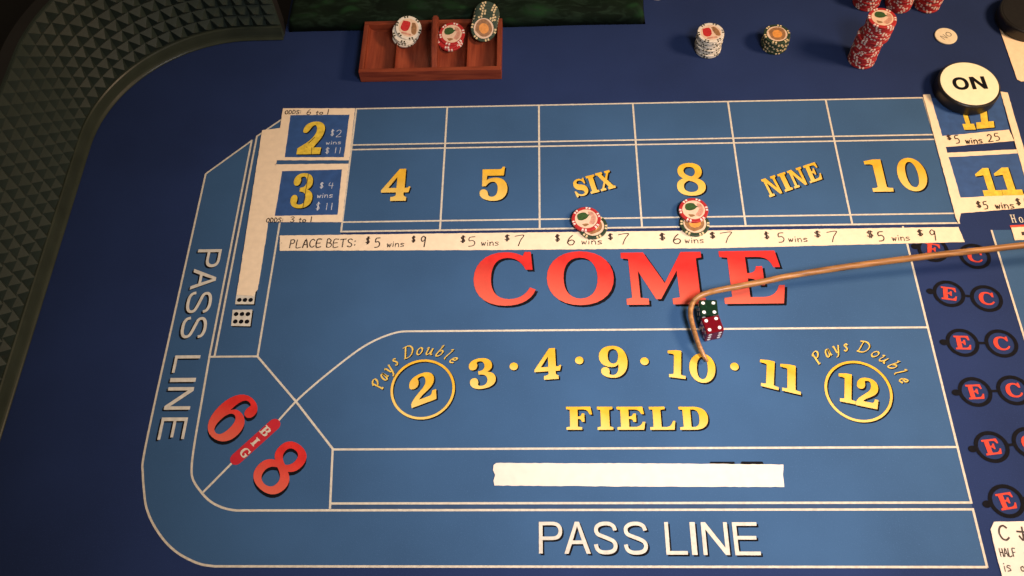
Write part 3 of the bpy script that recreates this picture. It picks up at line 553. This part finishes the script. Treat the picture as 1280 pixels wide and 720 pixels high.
pill += [(bx-ux*R*.6+R*math.cos(a+math.atan2(uy, ux)-math.pi/2), by-uy*R*.6+R*math.sin(a+math.atan2(uy, ux)-math.pi/2)) for a in [math.pi*i/12 for i in range(13)]]
pl = sheet('pill_badge', [pill], .47, 'badge', felt)
for it in D['bigtxt']: printed(it, SERIF, 'letter', .62, 'line', felt)
for (cx, cy), r in (((-154.9, 419.1), 38.3), ((372.8, 412.6), 38.3)):
    o = ribbon('ring', circle(cx, cy, r, 72), 3.1, .62, 'yellow', felt, True)
    ribbon('drop_shadow', circle(cx+1.4, cy-1.4, r, 72), 3.2, .47, 'black', o, True)
for it in D['pays']+D['pays2']: script_letter(it, .66, felt)
for q in D['dashes']: sheet('covered_print', [q], .47, 'black', felt)
for q in D['dieprint']:
    o = sheet('printed_die', [q], .50, 'white', felt); sheet('drop_shadow', [[(x+1.8, y-1.8) for x, y in q]], .44, 'black', o)
    A, B, C_, E_ = [Vector(p) for p in q]
    for v in (.27, .73):
        for u in (.2, .5, .8):
            p = (A*(1-u)+B*u)*(1-v)+(E_*(1-u)+C_*u)*v; sheet('spot', [circle(p.x, p.y, 3.1, 16)], .62, 'black', o)
for (ea, eb) in D['ec']:
    a = Vector(ea); b = Vector(eb); u = (b-a).normalized(); n = Vector((-u.y, u.x)); ang = math.atan2(u.y, u.x)
    for k, (c, ch) in enumerate(((a, 'E'), (b, 'C'))):
        cc = [(c+u*x+n*y) for x, y in circle(0, 0, 17.6, 40, 17.0)]
        ribbon('lens_ring', [(p.x, p.y) for p in cc], 4.6, .50, 'ring', felt, True)
        o = c-u*9.5-n*9.3
        printed([ch, (o.x, o.y), (u.x*19, u.y*19), (n.x*18.6, n.y*18.6)], SERIF, 'letter', .62, 'ecred', felt)
    m1 = a-u*22.5; sheet('hinge', [[((m1+u*x+n*y).x, (m1+u*x+n*y).y) for x, y in circle(0, 0, 5.2, 16, 4.2)]], .53, 'ring', felt)
    p, q = a+u*19, b-u*19; ribbon('bridge', [(p.x, p.y), (q.x, q.y)], 3.4, .53, 'ring', felt)
for it in D['horn']: printed(it, SERIF, 'letter', .62, 'white', felt)
sheet('red_bar', [D['hornbar']], .62, 'red', felt)

# ------------------------------------------------------------------ padded table wall: rubber pyramids round the corner
WX, WY, WR = -676., 1019., 215.
wall = empty('table_wall', (WX*K, .6, 0)); tag(wall, 'dark rubber table wall with pyramid studs curving round the corner', 'table wall', kind='thing')
INV = Matrix.Translation((-WX*K, -.6, 0))
def wall_pt(s):
    """s mm along the wall from its free end on the far side; returns point, inward normal, tangent"""
    back = -410-(WX+WR); back = abs(back)
    if s < back: return Vector((-410-s, WY)), Vector((0, -1)), Vector((-1, 0))
    s -= back; arc = WR*math.pi/2
    if s < arc:
        a = math.pi/2+s/WR; c = Vector((WX+WR, WY-WR)); d = Vector((math.cos(a), math.sin(a)))
        return c+d*WR, -d, Vector((-math.sin(a), math.cos(a)))
    s -= arc
    return Vector((WX, WY-WR-s)), Vector((1, 0)), Vector((0, -1))
BACKL = abs(-410-(WX+WR)); ARC = WR*math.pi/2; TOTAL = BACKL+ARC+(WY-WR+320)
PITCH_W, LIP, ROWS = 20.6, 25., 8
TOP = LIP+ROWS*PITCH_W+3
def wall_strip(name, prof, m, s0=0., s1=TOTAL, step=8., smooth=True):
    """sweep a closed (offset inward, z) profile along the wall"""
    n = int((s1-s0)/step)+1; vs, fs = [], []; k = len(prof)
    for i in range(n+1):
        p, nn, t = wall_pt(s0+(s1-s0)*i/n)
        for d, z in prof: q = p+nn*d; vs.append(INV @ Vector((q.x*K, q.y*K, z*K)))
    for i in range(n):
        for j in range(k): fs.append((i*k+j, (i+1)*k+j, (i+1)*k+(j+1) % k, i*k+(j+1) % k))
    fs.append(tuple(range(k))); fs.append(tuple(n*k+j for j in range(k))[::-1])
    return link(name, mesh(name, vs, fs), m, wall)
wall_strip('rubber_backing', [(-4, 1), (-4, TOP), (-.2, TOP), (-.2, 1)], 'rubber')
wall_strip('lip', [(-.1, 2), (-.1, LIP), (2.0, LIP), (3.2, LIP-2), (4.2, LIP-8), (4.8, 10), (5.6, 6.6), (6.8, 4.4), (8.0, 3.2), (8.3, 2)], 'lip', step=5.)
wall_strip('outer_board', [(-22, -60), (-22, TOP), (-4.2, TOP), (-4.2, -60)], 'topwood')
hp = PITCH_W/2*K; pv = [(-hp, 0, -hp), (hp, 0, -hp), (hp, 0, hp), (-hp, 0, hp), (0, -.0095, 0)]
pyr = mesh('pyramid', pv, [(0, 1, 4), (1, 2, 4), (2, 3, 4), (3, 0, 4), (3, 2, 1, 0)]); pyr.materials.append(MT['rubber'])
ncol = int(TOTAL/PITCH_W); rest = []
for c in range(ncol):
    s = (c+.5)*PITCH_W; p, nn, t = wall_pt(s)
    for r in range(ROWS):
        z = LIP+(r+.5)*PITCH_W+1
        rotz = math.atan2(nn.y, nn.x)+math.pi/2
        mw = INV @ Matrix.Translation((p.x*K, p.y*K, z*K)) @ Matrix.Rotation(rotz, 4, 'Z')
        if p.y > 500+6*r:
            o = link('pyramid', pyr, None, wall)
            o.matrix_basis = mw @ Matrix.Rotation(random.uniform(-.05, .05), 4, 'Y') @ Matrix.Diagonal((1, random.uniform(.8, 1.08), 1, 1))
        else: rest.append(mw)
vs, fs = [], []
for mw in rest:
    b = len(vs); vs += [mw @ Vector(v) for v in pv]; fs += [(b, b+1, b+4), (b+1, b+2, b+4), (b+2, b+3, b+4), (b+3, b, b+4)]
tag(link('pyramid_field', mesh('pyramid_field', vs, fs), 'rubber', wall), kind='stuff')

# ------------------------------------------------------------------ folded green cloth beyond the far edge
def cloth():
    nx, ny = 120, 60; vs, fs = [], []; x0, x1, y0, y1 = -404., 157., 1029., 1330.
    for j in range(ny+1):
        for i in range(nx+1):
            u, v = i/nx, j/ny
            e = min(u, 1-u)*(x1-x0); f = min(v, 1-v)*(y1-y0)
            d = min(e, f); h = 24*(1-math.exp(-d/3.0))
            if d <= 0: h = 0
            x = x0+(x1-x0)*u; y = y0+(y1-y0)*v
            h += min(1, d/25)*(2.2*math.sin(x*.045+y*.02+2*math.sin(y*.03))+1.2*math.sin(x*.11-y*.05)+.8*math.sin(y*.12+x*.03))
            y += .5*math.sin(x*.03)*(1 if v < .5 else -1)*(1-min(1, f/40)); x += .6*math.sin(y*.07)*(1-min(1, e/40))
            vs.append((x*K, y*K, (h+.6)*K))
    for j in range(ny):
        for i in range(nx): a = j*(nx+1)+i; fs.append((a, a+1, a+nx+2, a+nx+1))
    b = len(vs); ring = [i for i in range(nx+1)]+[(j+1)*(nx+1)-1 for j in range(1, ny+1)]+[ny*(nx+1)+i for i in range(nx-1, -1, -1)]+[j*(nx+1) for j in range(ny-1, 0, -1)]
    fs.append(tuple(ring[::-1]))
    me = mesh('folded_cloth', vs, fs)
    for p in me.polygons: p.use_smooth = True
    o = link('folded_cloth', me, 'cloth')
    tag(o, 'dark green leaf-print cloth folded on the table behind the wooden tray', 'cloth')
cloth()

# ------------------------------------------------------------------ tapes, cards and writing
def tape(name, poly, label, z=1.0, m='tape', cat='tape', rag=.25, top=.25):
    o = link(name, slab_mesh(name, ragged(poly, 5, rag), .7, z+top), m); tag(o, label, cat); return o
tp = tape('tape_strip', D['t_place'], 'long cream tape strip handwritten PLACE BETS with six payouts')
for it in D['hw_place']:
    handwriting('handwriting', it, 1.5 if it[0] not in ('wins',) else 1.1, 1.45, 'ink', tp)
sheet('ink_dot', [circle(D['t_place'][0][0]+4, (D['t_place'][0][1]+D['t_place'][-1][1])/2, .6, 8)], 1.4, 'ink', tp)
tape('tape_strip', D['t_bottom'], 'blank cream tape strip above the bottom PASS LINE', m='paper', rag=.3)
tape('tape_strip', D['t_left'], 'blank tan tape strip running down to the two printed dice', rag=.3)

def lerp(a, b, t): return (a[0]+(b[0]-a[0])*t, a[1]+(b[1]-a[1])*t)
cf = D['c_frame']
def bet_card(label, outer, win, num, hand, odds, pieces):
    cx = sum(p[0] for p in outer)/4; cy = sum(p[1] for p in outer)/4
    r = empty('bet_card', (cx*K, cy*K, 0)); tag(r, label, 'card', 'taped bet cards'); iv = (-cx*K, -cy*K, 0)
    def loc(o): o.location = iv; return o
    loc(link('card_backing', slab_mesh('card_backing', ragged(outer, 6, .1), .7, 1.0), 'cardblue', r))
    for i in range(4):
        j = (i+1) % 4; q = [outer[i], outer[j], win[j], win[i]]
        loc(link('tape_edge', slab_mesh('tape_edge', ragged(q, 5, .28), 1.0+.01*i, 1.25+.012*i), 'tape', r))
    n = loc(printed(num, SERIF, 'numeral', 1.45, 'cardyellow', r, 1.7)) if num else None
    for it in hand: loc(handwriting('handwriting', it, .9, 1.2, 'chalk', r))
    for it in odds: loc(handwriting('handwriting', it, 1.25, 1.5, 'ink', r))
    for q in pieces: loc(sheet('seam', [q], 1.5, 'ink', r))
    return r
tl, tr, br, bl = cf
w1, w2 = D['c_win1'], D['c_win2']
o1 = [tl, tr, lerp(tr, br, .476), lerp(tl, bl, .476)]
o2 = [lerp(tl, bl, .513), lerp(tr, br, .506), br, bl]
n2, n3 = D['c_2'], D['c_3']
def rel(n, x, y): return place((x, y), n)
bet_card('blue card with a yellow two in a cream tape frame', o1, w1, n2, D['hw_card'], D['hw_odds'], [[rel(n2, 56, 20), rel(n2, 58, 0), rel(n2, 60, 0), rel(n2, 58, 20)], [rel(n2, 40, 34), rel(n2, 62, 52), rel(n2, 63, 50), rel(n2, 42, 32)]])
bet_card('blue card with a yellow three in a cream tape frame', o2, w2, n3, D['hw_card3'], D['hw_odds3'], [[rel(n3, 64, 98), rel(n3, 62, 0), rel(n3, 65, 0), rel(n3, 67, 98)]])
gp = D['c_gap']

def card_r(label, win, nums, tapes, hand):
    cx, cy = win[0]; r = empty('bet_card', (cx*K, cy*K, 0)); tag(r, label, 'card', 'taped bet cards'); iv = (-cx*K, -cy*K, 0)
    def loc(o): o.location = iv; return o
    loc(link('card_backing', slab_mesh('card_backing', ragged(win, 6, .1), .7, 1.0), 'cardblue', r))
    for it in nums: loc(printed(it, SERIF, 'numeral', 1.35, 'cardyellow', r, 1.5))
    for i, q in enumerate(tapes): loc(link('tape_edge', slab_mesh('tape_edge', ragged(q, 5, .28), 1.0, 1.25+.03*i), 'tape', r))
    for it in hand: loc(handwriting('handwriting', it, 1.5, 1.55, 'ink', r))
card_r('blue card under the black-rimmed ON puck, tape reading $5 wins 25', D['r_win1'], D['r_12'], [D['r_t1']], D['hw_r1'])
card_r('blue card with yellow 11 below the ON puck', D['r_win2'], D['r_11'], [D['r_t2'], D['r_t3']], D['hw_r2'])
tape('tape_strip', D['r_left'], 'narrow cream tape strip between the 10 box and the 11 card', z=1.35, rag=.3)
tape('tape_strip', D['r_right'], 'narrow pinkish tape strip along the far side of the 11 card', z=1.36, rag=.3)
tape('paper_strip', D['strip_tr'], 'blank tan paper strip lying under the all-black puck', cat='paper', rag=.15)
rc = tape('rule_card', D['rule'], 'cream handwritten rule card starting with C and HALF', m='paper', cat='card', rag=.2)
for it in D['hw_rule']: handwriting('handwriting', it, 2.1 if it[0] in 'C&' else 1.15, 1.5, 'ink', rc)
ht = tape('tape_strip', D['horntape'], 'small cream tape piece under the red bar beside the stick', rag=.2)
sheet('ink_dash', [D['horndash']], 1.45, 'ink', ht)

# ------------------------------------------------------------------ chips
CR, CH = 19.7, 3.3
body_me = {}; spot_me = {}
prof = [(CR-.7, 0), (CR-.15, .25), (CR, .7), (CR, CH-.7), (CR-.15, CH-.25), (CR-.7, CH)]
def spot_mesh(name, dbl=True):
    vs, fs = [], []
    for g in range(6):
        a0 = g*math.pi/3
        for off in ((-.115, .115) if dbl else (0,)):
            w = .07
            ring = []
            for a in (a0+off-w, a0+off+w):
                ring.append([((r)*K*math.cos(a), r*K*math.sin(a), z*K) for r, z in ((CR*.83, CH+.05), (CR-.6, CH+.05), (CR+.06, CH-.6), (CR+.06, .6), (CR-.6, -.0), (CR*.83, .0))])
            b = len(vs); vs += ring[0]+ring[1]; n = 6
            fs += [(b+i, b+(i+1) % n, b+n+(i+1) % n, b+n+i) for i in range(n)]
            fs += [tuple(b+i for i in range(n)), tuple(b+n+i for i in range(n))[::-1]]
    return mesh(name, vs, fs)
SPOTM = {'red': 'spot_w', 'white': 'spot_k', 'green': 'spot_y'}
for c in ('red', 'white', 'green'):
    body_me[c] = lathe_mesh('chip_body_'+c, prof, 40); body_me[c].materials.append(MT['chip_'+c])
    spot_me[c] = spot_mesh('edge_spots_'+c); spot_me[c].materials.append(MT[SPOTM[c]])
IR = CR*.77
inlay_me = flat_mesh('inlay', [circle(0, 0, IR, 40)], CH+.06); inlay_me.materials.append(MT['inlay'])
def blob(pts): return spline([tuple(p) for p in pts]+[tuple(pts[0])], 4)[:-1]
MOTIF = {
 'red': [('m_green', [(-9, 4), (-7, 8.5), (-2, 9.5), (2, 8), (3.5, 5), (7, 4), (3.5, 2.5), (1, .5), (-4, -.5), (-8, 1)]), ('m_pink', [(5, 8), (9, 6.5), (11, 1), (9.5, -5), (5, -9.5), (1, -7), (4, -3), (6.5, 1), (5.2, 3)]), ('m_brown', [(-7, -5), (-2, -6), (0, -8), (-5, -9)])],
 'white': [('m_red', [(-9, 7), (-1, 8), (1, 3), (0, -4), (-5, -6.5), (-9.5, -3)]), ('m_brown', [(2, 8), (6, 8.5), (10, 2), (10.5, -6), (6, -6), (3.5, 0)]), ('m_pink', [(-6, -8), (5, -7.4), (5, -9.6), (-6, -10.2)])],
 'green': [('m_brown', [(-9, 6), (-3, 10), (5, 10), (10, 5), (9.5, -4), (4, -10), (-4, -9.5), (-9, -4)]), ('m_orange', [(-5, 3), (-1, 6), (4, 5), (6, 0), (4, -5), (-1, -6.5), (-5.5, -3)])]}
motif_me = {}
for c, L_ in MOTIF.items():
    motif_me[c] = []; sc_ = 1.22
    for i, (mm, pts) in enumerate(L_):
        me = flat_mesh('motif', [blob([(x*sc_, y*sc_) for x, y in pts])], CH+.12+.05*i); me.materials.append(MT[mm]); motif_me[c].append(me)
ORD = ['bottom', 'second', 'third', 'fourth', 'fifth', 'sixth', 'seventh', 'eighth', 'ninth', 'tenth', 'eleventh', 'twelfth', 'thirteenth', 'fourteenth', 'fifteenth', 'sixteenth', 'seventeenth', 'eighteenth', 'nineteenth', 'twentieth', 'twenty-first', 'twenty-second', 'twenty-third', 'twenty-fourth', 'twenty-fifth', 'twenty-sixth', 'twenty-seventh']
def chip(color, loc, label, group, face=False, spin=None, tilt=None):
    e = empty('poker_chip', loc); tag(e, label, 'poker chip', group)
    if spin is None: spin = random.uniform(0, 6.28)
    if tilt: e.rotation_euler = (tilt @ Matrix.Rotation(spin, 3, 'Z')).to_euler()
    else: e.rotation_euler = (0, 0, spin)
    link('body', body_me[color], None, e); s = link('edge_spots', spot_me[color], None, e); s['kind'] = 'stuff'
    if face:
        i = link('inlay', inlay_me, None, e)
        for k in motif_me[color]: link('motif', k, None, i)
    return e
def stack(color, x, y, n, where, group, z0=.9, jit=.5, faces=(), spin=None, offs=None):
    for i in range(n):
        dx, dy = (offs(i) if offs else (0, 0)); top = i == n-1
        if top: lab = 'topmost %s chip of %s' % (color, where)
        elif i == 0: lab = 'bottom %s chip of %s' % (color, where)
        else: lab = '%s chip, %s from the bottom of %s' % (color, ORD[i], where)
        chip(color, ((x+dx+random.uniform(-jit, jit))*K, (y+dy+random.uniform(-jit, jit))*K, (z0+i*(CH+.12))*K), lab, group, face=top or i in faces, spin=spin if top else None)

stack('white', *D['white'], 10, 'the lone white stack', 'white chips in the lone stack', jit=.6, spin=.1)
stack('green', *D['green'], 7, 'the short green stack', 'green chips in the short stack', jit=.7, spin=.2)
stack('red', 472.5, 945, 25, 'the tall red stack in front', 'red chips in the tall front stack', jit=.55, spin=-.15, offs=lambda i: (0, 0) if i < 15 else (4, -2.5), faces=(14,))
for (x, y), nm, n in zip(D['redback'], ('the red stack just behind the tall one', 'the middle red stack at the top edge', 'the red stack nearest the NO disc', 'the half-hidden rear red stack near the tall one', 'the half-hidden rear red stack near the NO disc'), (10, 9, 9, 8, 8)):
    stack('red', x, y, n, nm, 'red chips in the rear stacks', jit=.6)
for (x, y), nm, c, n in zip(D['whiteback'], ('the white stack nearest the green cloth', 'the white stack cut by the photo top', 'the red stack cut by the photo top'), ('white', 'white', 'red'), (4, 4, 3)):
    stack(c, x, y, n, nm, 'chips at the top edge', jit=.6)
for (nm, d) in (('SIX', D['chip6']), ('8', D['chip8'])):
    (rx, ry), (gx, gy) = d
    chip('green', (gx*K, gy*K, 1.7*K), 'green chip half covered by a red chip below the %s' % nm, 'bet chips on the place boxes', True, spin=2.0)
    chip('red', (rx*K, ry*K, (1.7+CH+.15)*K), 'red chip lying over a green chip below the %s' % nm, 'bet chips on the place boxes', True, spin=.1 if nm == '8' else .35)

# ------------------------------------------------------------------ wooden chip tray
tx0, tx1, ty0, ty1 = -279., -65., 921., 1026.
tray = empty('chip_tray', ((tx0+tx1)/2*K, (ty0+ty1)/2*K, 0)); tag(tray, 'red-brown wooden chip tray with four grooved wells and centre handle', 'chip tray')
ox, oy = (tx0+tx1)/2, (ty0+ty1)/2
def tb(name, x0, x1, y0, y1, z0, z1, m='mahog'): return box(name, x0-ox, x1-ox, y0-oy, y1-oy, z0, z1, m, tray)
TH = 22
tb('front_rail', tx0, tx1, ty0, ty0+7, .6, TH); tb('back_rail', tx0, tx1, ty1-7, ty1, .6, TH)
tb('side_rail', tx0, tx0+7, ty0+7.1, ty1-7.1, .6, TH, 'mahog_y'); tb('side_rail', tx1-7, tx1, ty0+7.1, ty1-7.1, .6, TH, 'mahog_y')
tb('base_board', tx0+7.1, tx1-7.1, ty0+7.1, ty1-7.1, .6, 4, 'mahog_y')
cxm = -166.
pr = [(ty0+7.1, 4.1), (ty0+7.1, 20), (ty0+12, 22.5), (ty0+24, 28), (ty0+38, 35), (ty0+54, 40), (ty0+70, 42.5), (ty1-20, 43), (ty1-11, 41), (ty1-7.1, 36), (ty1-7.1, 4.1)]
vs = [((x-ox)*K, (y-oy)*K, z*K) for x in (cxm-4.5, cxm+4.5) for y, z in pr]; n = len(pr)
fs = [tuple(range(n)), tuple(range(2*n-1, n-1, -1))]+[(i, (i+1) % n, (i+1) % n+n, i+n) for i in range(n)]
bm = bmesh.new(); me = mesh('handle', vs, fs); bm.from_mesh(me); bmesh.ops.bevel(bm, geom=[e for e in bm.edges if e.calc_length() > .003 and abs(e.verts[0].co.x-e.verts[1].co.x) < 1e-5], offset=.0018, segments=3, affect='EDGES'); bm.to_mesh(me); bm.free()
link('handle', me, 'mahog_y', tray)
wells = [(tx0+7.2, -226), (-225.5, cxm-4.7), (cxm+4.7, -117.5), (-117, tx1-7.2)]
for a, b in wells:
    k = 14; vs, fs = [], []; c = (a+b)/2; hw = (b-a)/2
    for y in (ty0+7.2, ty1-7.2):
        for i in range(k+1):
            t = math.pi*i/k; vs.append(((c-hw*math.cos(t)-ox)*K, (y-oy)*K, (19.5-13.5*math.sin(t)**.8)*K))
        vs.append(((b-ox)*K, (y-oy)*K, 4.05*K)); vs.append(((a-ox)*K, (y-oy)*K, 4.05*K))
    n = k+3
    fs = [(i, (i+1) % n, (i+1) % n+n, i+n) for i in range(n)]+[tuple(range(n)), tuple(range(2*n-1, n-1, -1))]
    link('well', mesh('well', vs, fs), 'mahog_y', tray)
# chips resting in the tray
tw = 'the pile in the wooden tray'
for i, (dx, dy) in enumerate(((0, 0), (2.0, 1.0), (1, 2.5), (6, 6.5))):
    t = Matrix.Rotation(math.radians(9+3*i), 3, 'X') @ Matrix.Rotation(math.radians(3*i), 3, 'Y')
    chip('white', ((-214+dx)*K, (996+dy)*K, (17+i*3.55)*K), ('bottom white chip of %s' if i == 0 else 'topmost white chip of %s' if i == 3 else ORD[i]+' white chip up in %s') % tw, 'white chips in the tray', i == 3, tilt=t, spin=-.3 if i == 3 else None)
for i, (dx, dy) in enumerate(((0, 0), (-2, 1.5), (2.5, 5.5))):
    t = Matrix.Rotation(math.radians(8+3*i), 3, 'X')
    chip('red', ((-143.5+dx)*K, (986+dy)*K, (16.5+i*3.55)*K), ('bottom red chip of %s', 'middle red chip of %s', 'topmost red chip of %s')[i] % tw, 'red chips in the tray', i == 2, tilt=t, spin=.2 if i == 2 else None)
for i in range(6):
    t = Matrix.Rotation(math.radians(38), 3, 'X'); ax_ = t @ Vector((0, 0, 1))
    p = Vector((-92.5, 1000, 26.5))-ax_*(CH+.12)*i+Vector((1.6*i*.5, 6.0*i*.35+1.3*i, 3.05*i))
    chip('green', (p.x*K, p.y*K, p.z*K), ('front green chip leaning in the wooden tray' if i == 0 else ORD[i].replace('bottom', 'front')+' green chip back in the leaning tray row'), 'green chips in the tray', i == 0, tilt=t, spin=.8 if i == 0 else None)

# ------------------------------------------------------------------ pucks and disc
def puck(x, y, R, H, label, face, letters, z0=.5):
    e = empty('puck', (x*K, y*K, z0*K)); tag(e, label, 'puck')
    link('body', lathe_mesh('puck_body', [(R-2.5, 0), (R-.8, .6), (R, 2.4), (R, H-3), (R-.6, H-1.1), (R-1.8, H)], 64), 'puckblack', e)
    if face:
        link('face', lathe_mesh('puck_face', [(R-3.4, H+.02), (R-3.4, H+.5), (R-3.8, H+.75)], 64), 'puckwhite', e)
        for it in letters: sheet('letter', glyph_loops(it, SANS), H+.95, 'ring', e)
    else:
        link('face', lathe_mesh('puck_face', [(R-4, H+.02), (R-4, H+.3), (R-4.4, H+.5)], 64), 'puckblack', e)
s_ = math.radians(-1)
puck(D['puck'][0], D['puck'][1]+1, 43.5, 18.5, 'thick black puck with cream face reading ON', True, [['Ob', (-23.5, -12.5), (22.5, .6), (-.6, 24)], ['Nb', (2.0, -11.5), (21.5, .6), (-.6, 23.5)]], z0=1.9)
puck(D['off'][0], D['off'][1]+4, 44, 19, 'all-black puck cut by the picture edge on a tan strip', False, [], z0=1.4)
nd = empty('marker_disc', (D['no'][0]*K, D['no'][1]*K, .4*K), (0, 0, math.radians(33))); tag(nd, 'small cream disc marked NO behind the ON puck', 'disc')
link('body', lathe_mesh('disc_body', [(15.6, 0), (16.4, .5), (16.4, 1.8), (15.8, 2.3)], 40), 'discwhite', nd)
for it in (['N', (-8.5, -4.5), (7, 0), (0, 9)], ['O', (.8, -4.5), (8, 0), (0, 9)]): handwriting('lettering', it, .8, 2.45, 'ink', nd)

# ------------------------------------------------------------------ dice
def die(x, y, ang, color, top, front, label):
    S = 22.5; e = empty('die', (x*K, y*K, .8*K), (0, 0, ang)); tag(e, label, 'die', 'dice held by the stick')
    bm = bmesh.new(); bmesh.ops.create_cube(bm, size=S*K); bmesh.ops.translate(bm, verts=bm.verts, vec=(0, 0, S/2*K))
    bmesh.ops.bevel(bm, geom=bm.edges[:], offset=.0014, segments=3, affect='EDGES', profile=.5)
    me = bpy.data.meshes.new('cube_body'); bm.to_mesh(me); bm.free(); link('body', me, color, e)
    pos = {1: [(0, 0)], 2: [(-1, -1), (1, 1)], 3: [(-1, -1), (0, 0), (1, 1)], 4: [(-1, -1), (1, 1), (-1, 1), (1, -1)], 5: [(-1, -1), (1, 1), (-1, 1), (1, -1), (0, 0)], 6: [(-1, -1), (-1, 0), (-1, 1), (1, -1), (1, 0), (1, 1)]}
    side = [v for v in (1, 2, 3, 4, 5, 6) if v not in (top, 7-top, front, 7-front)]
    h = S/2; o = 6.4
    faces = [(top, Matrix.Identity(3)), (7-top, Matrix.Rotation(math.pi, 3, 'X')), (front, Matrix.Rotation(math.pi/2, 3, 'X')), (7-front, Matrix.Rotation(-math.pi/2, 3, 'X')), (side[0], Matrix.Rotation(math.pi/2, 3, 'Y')), (side[1], Matrix.Rotation(-math.pi/2, 3, 'Y'))]
    pm = flat_mesh('pip', [circle(0, 0, 2.25, 16)], 0); pm.materials.append(MT['pip'])
    for v, r in faces:
        for a, b in pos[v]:
            p = r @ Vector((a*o, b*o, h+.06)); q = link('pip', pm, None, e); q.location = (p.x*K, p.y*K, (p.z+h)*K); q.rotation_euler = r.to_euler()
die(200.8, 516.4, 0.0, 'die_green', 4, 5, 'dark green die showing four white pips inside the stick hook')
die(203.6, 493.2, math.radians(13), 'die_red', 4, 6, 'clear red die touching the green die inside the stick hook')

# ------------------------------------------------------------------ dealer's stick
def stick():
    pts = spline([tuple(p) for p in D['stick']], 6); n = len(pts); k = 14; vs, fs = [], []
    up = Vector((0, 0, 1)); base = Vector(pts[0])
    for i, p in enumerate(pts):
        a = Vector(pts[max(0, i-1)]); b = Vector(pts[min(n-1, i+1)]); t = (b-a).normalized(); sd = t.cross(up).normalized(); u2 = sd.cross(t)
        f = i/(n-1); s = min(1, f/.06)
        ru = (3.3+.9*min(1, f/.2)); rs = 3.0+.8*min(1, f/.35)
        if f > .35: rs = 3.8+.8*min(1, (f-.35)/.5); ru = 4.2+.4*min(1, (f-.35)/.5)
        e = .55+.45*s; wob = 1+.012*math.sin(i*.9)
        for j in range(k):
            g = 2*math.pi*j/k; q = Vector(p)+sd*(rs*.9*e*wob*math.cos(g))+u2*(ru*.9*e*wob*math.sin(g)); vs.append((q-base)*K)
    for i in range(n-1):
        for j in range(k): fs.append((i*k+j, i*k+(j+1) % k, (i+1)*k+(j+1) % k, (i+1)*k+j))
    fs.append(tuple(range(k))[::-1]); fs.append(tuple((n-1)*k+j for j in range(k)))
    me = mesh('dealer_stick', vs, fs, True)
    o = link('dealer_stick', me, 'cane'); o.location = base*K
    tag(o, 'varnished tan cane stick with its hook around the two dice', 'stick')
stick()
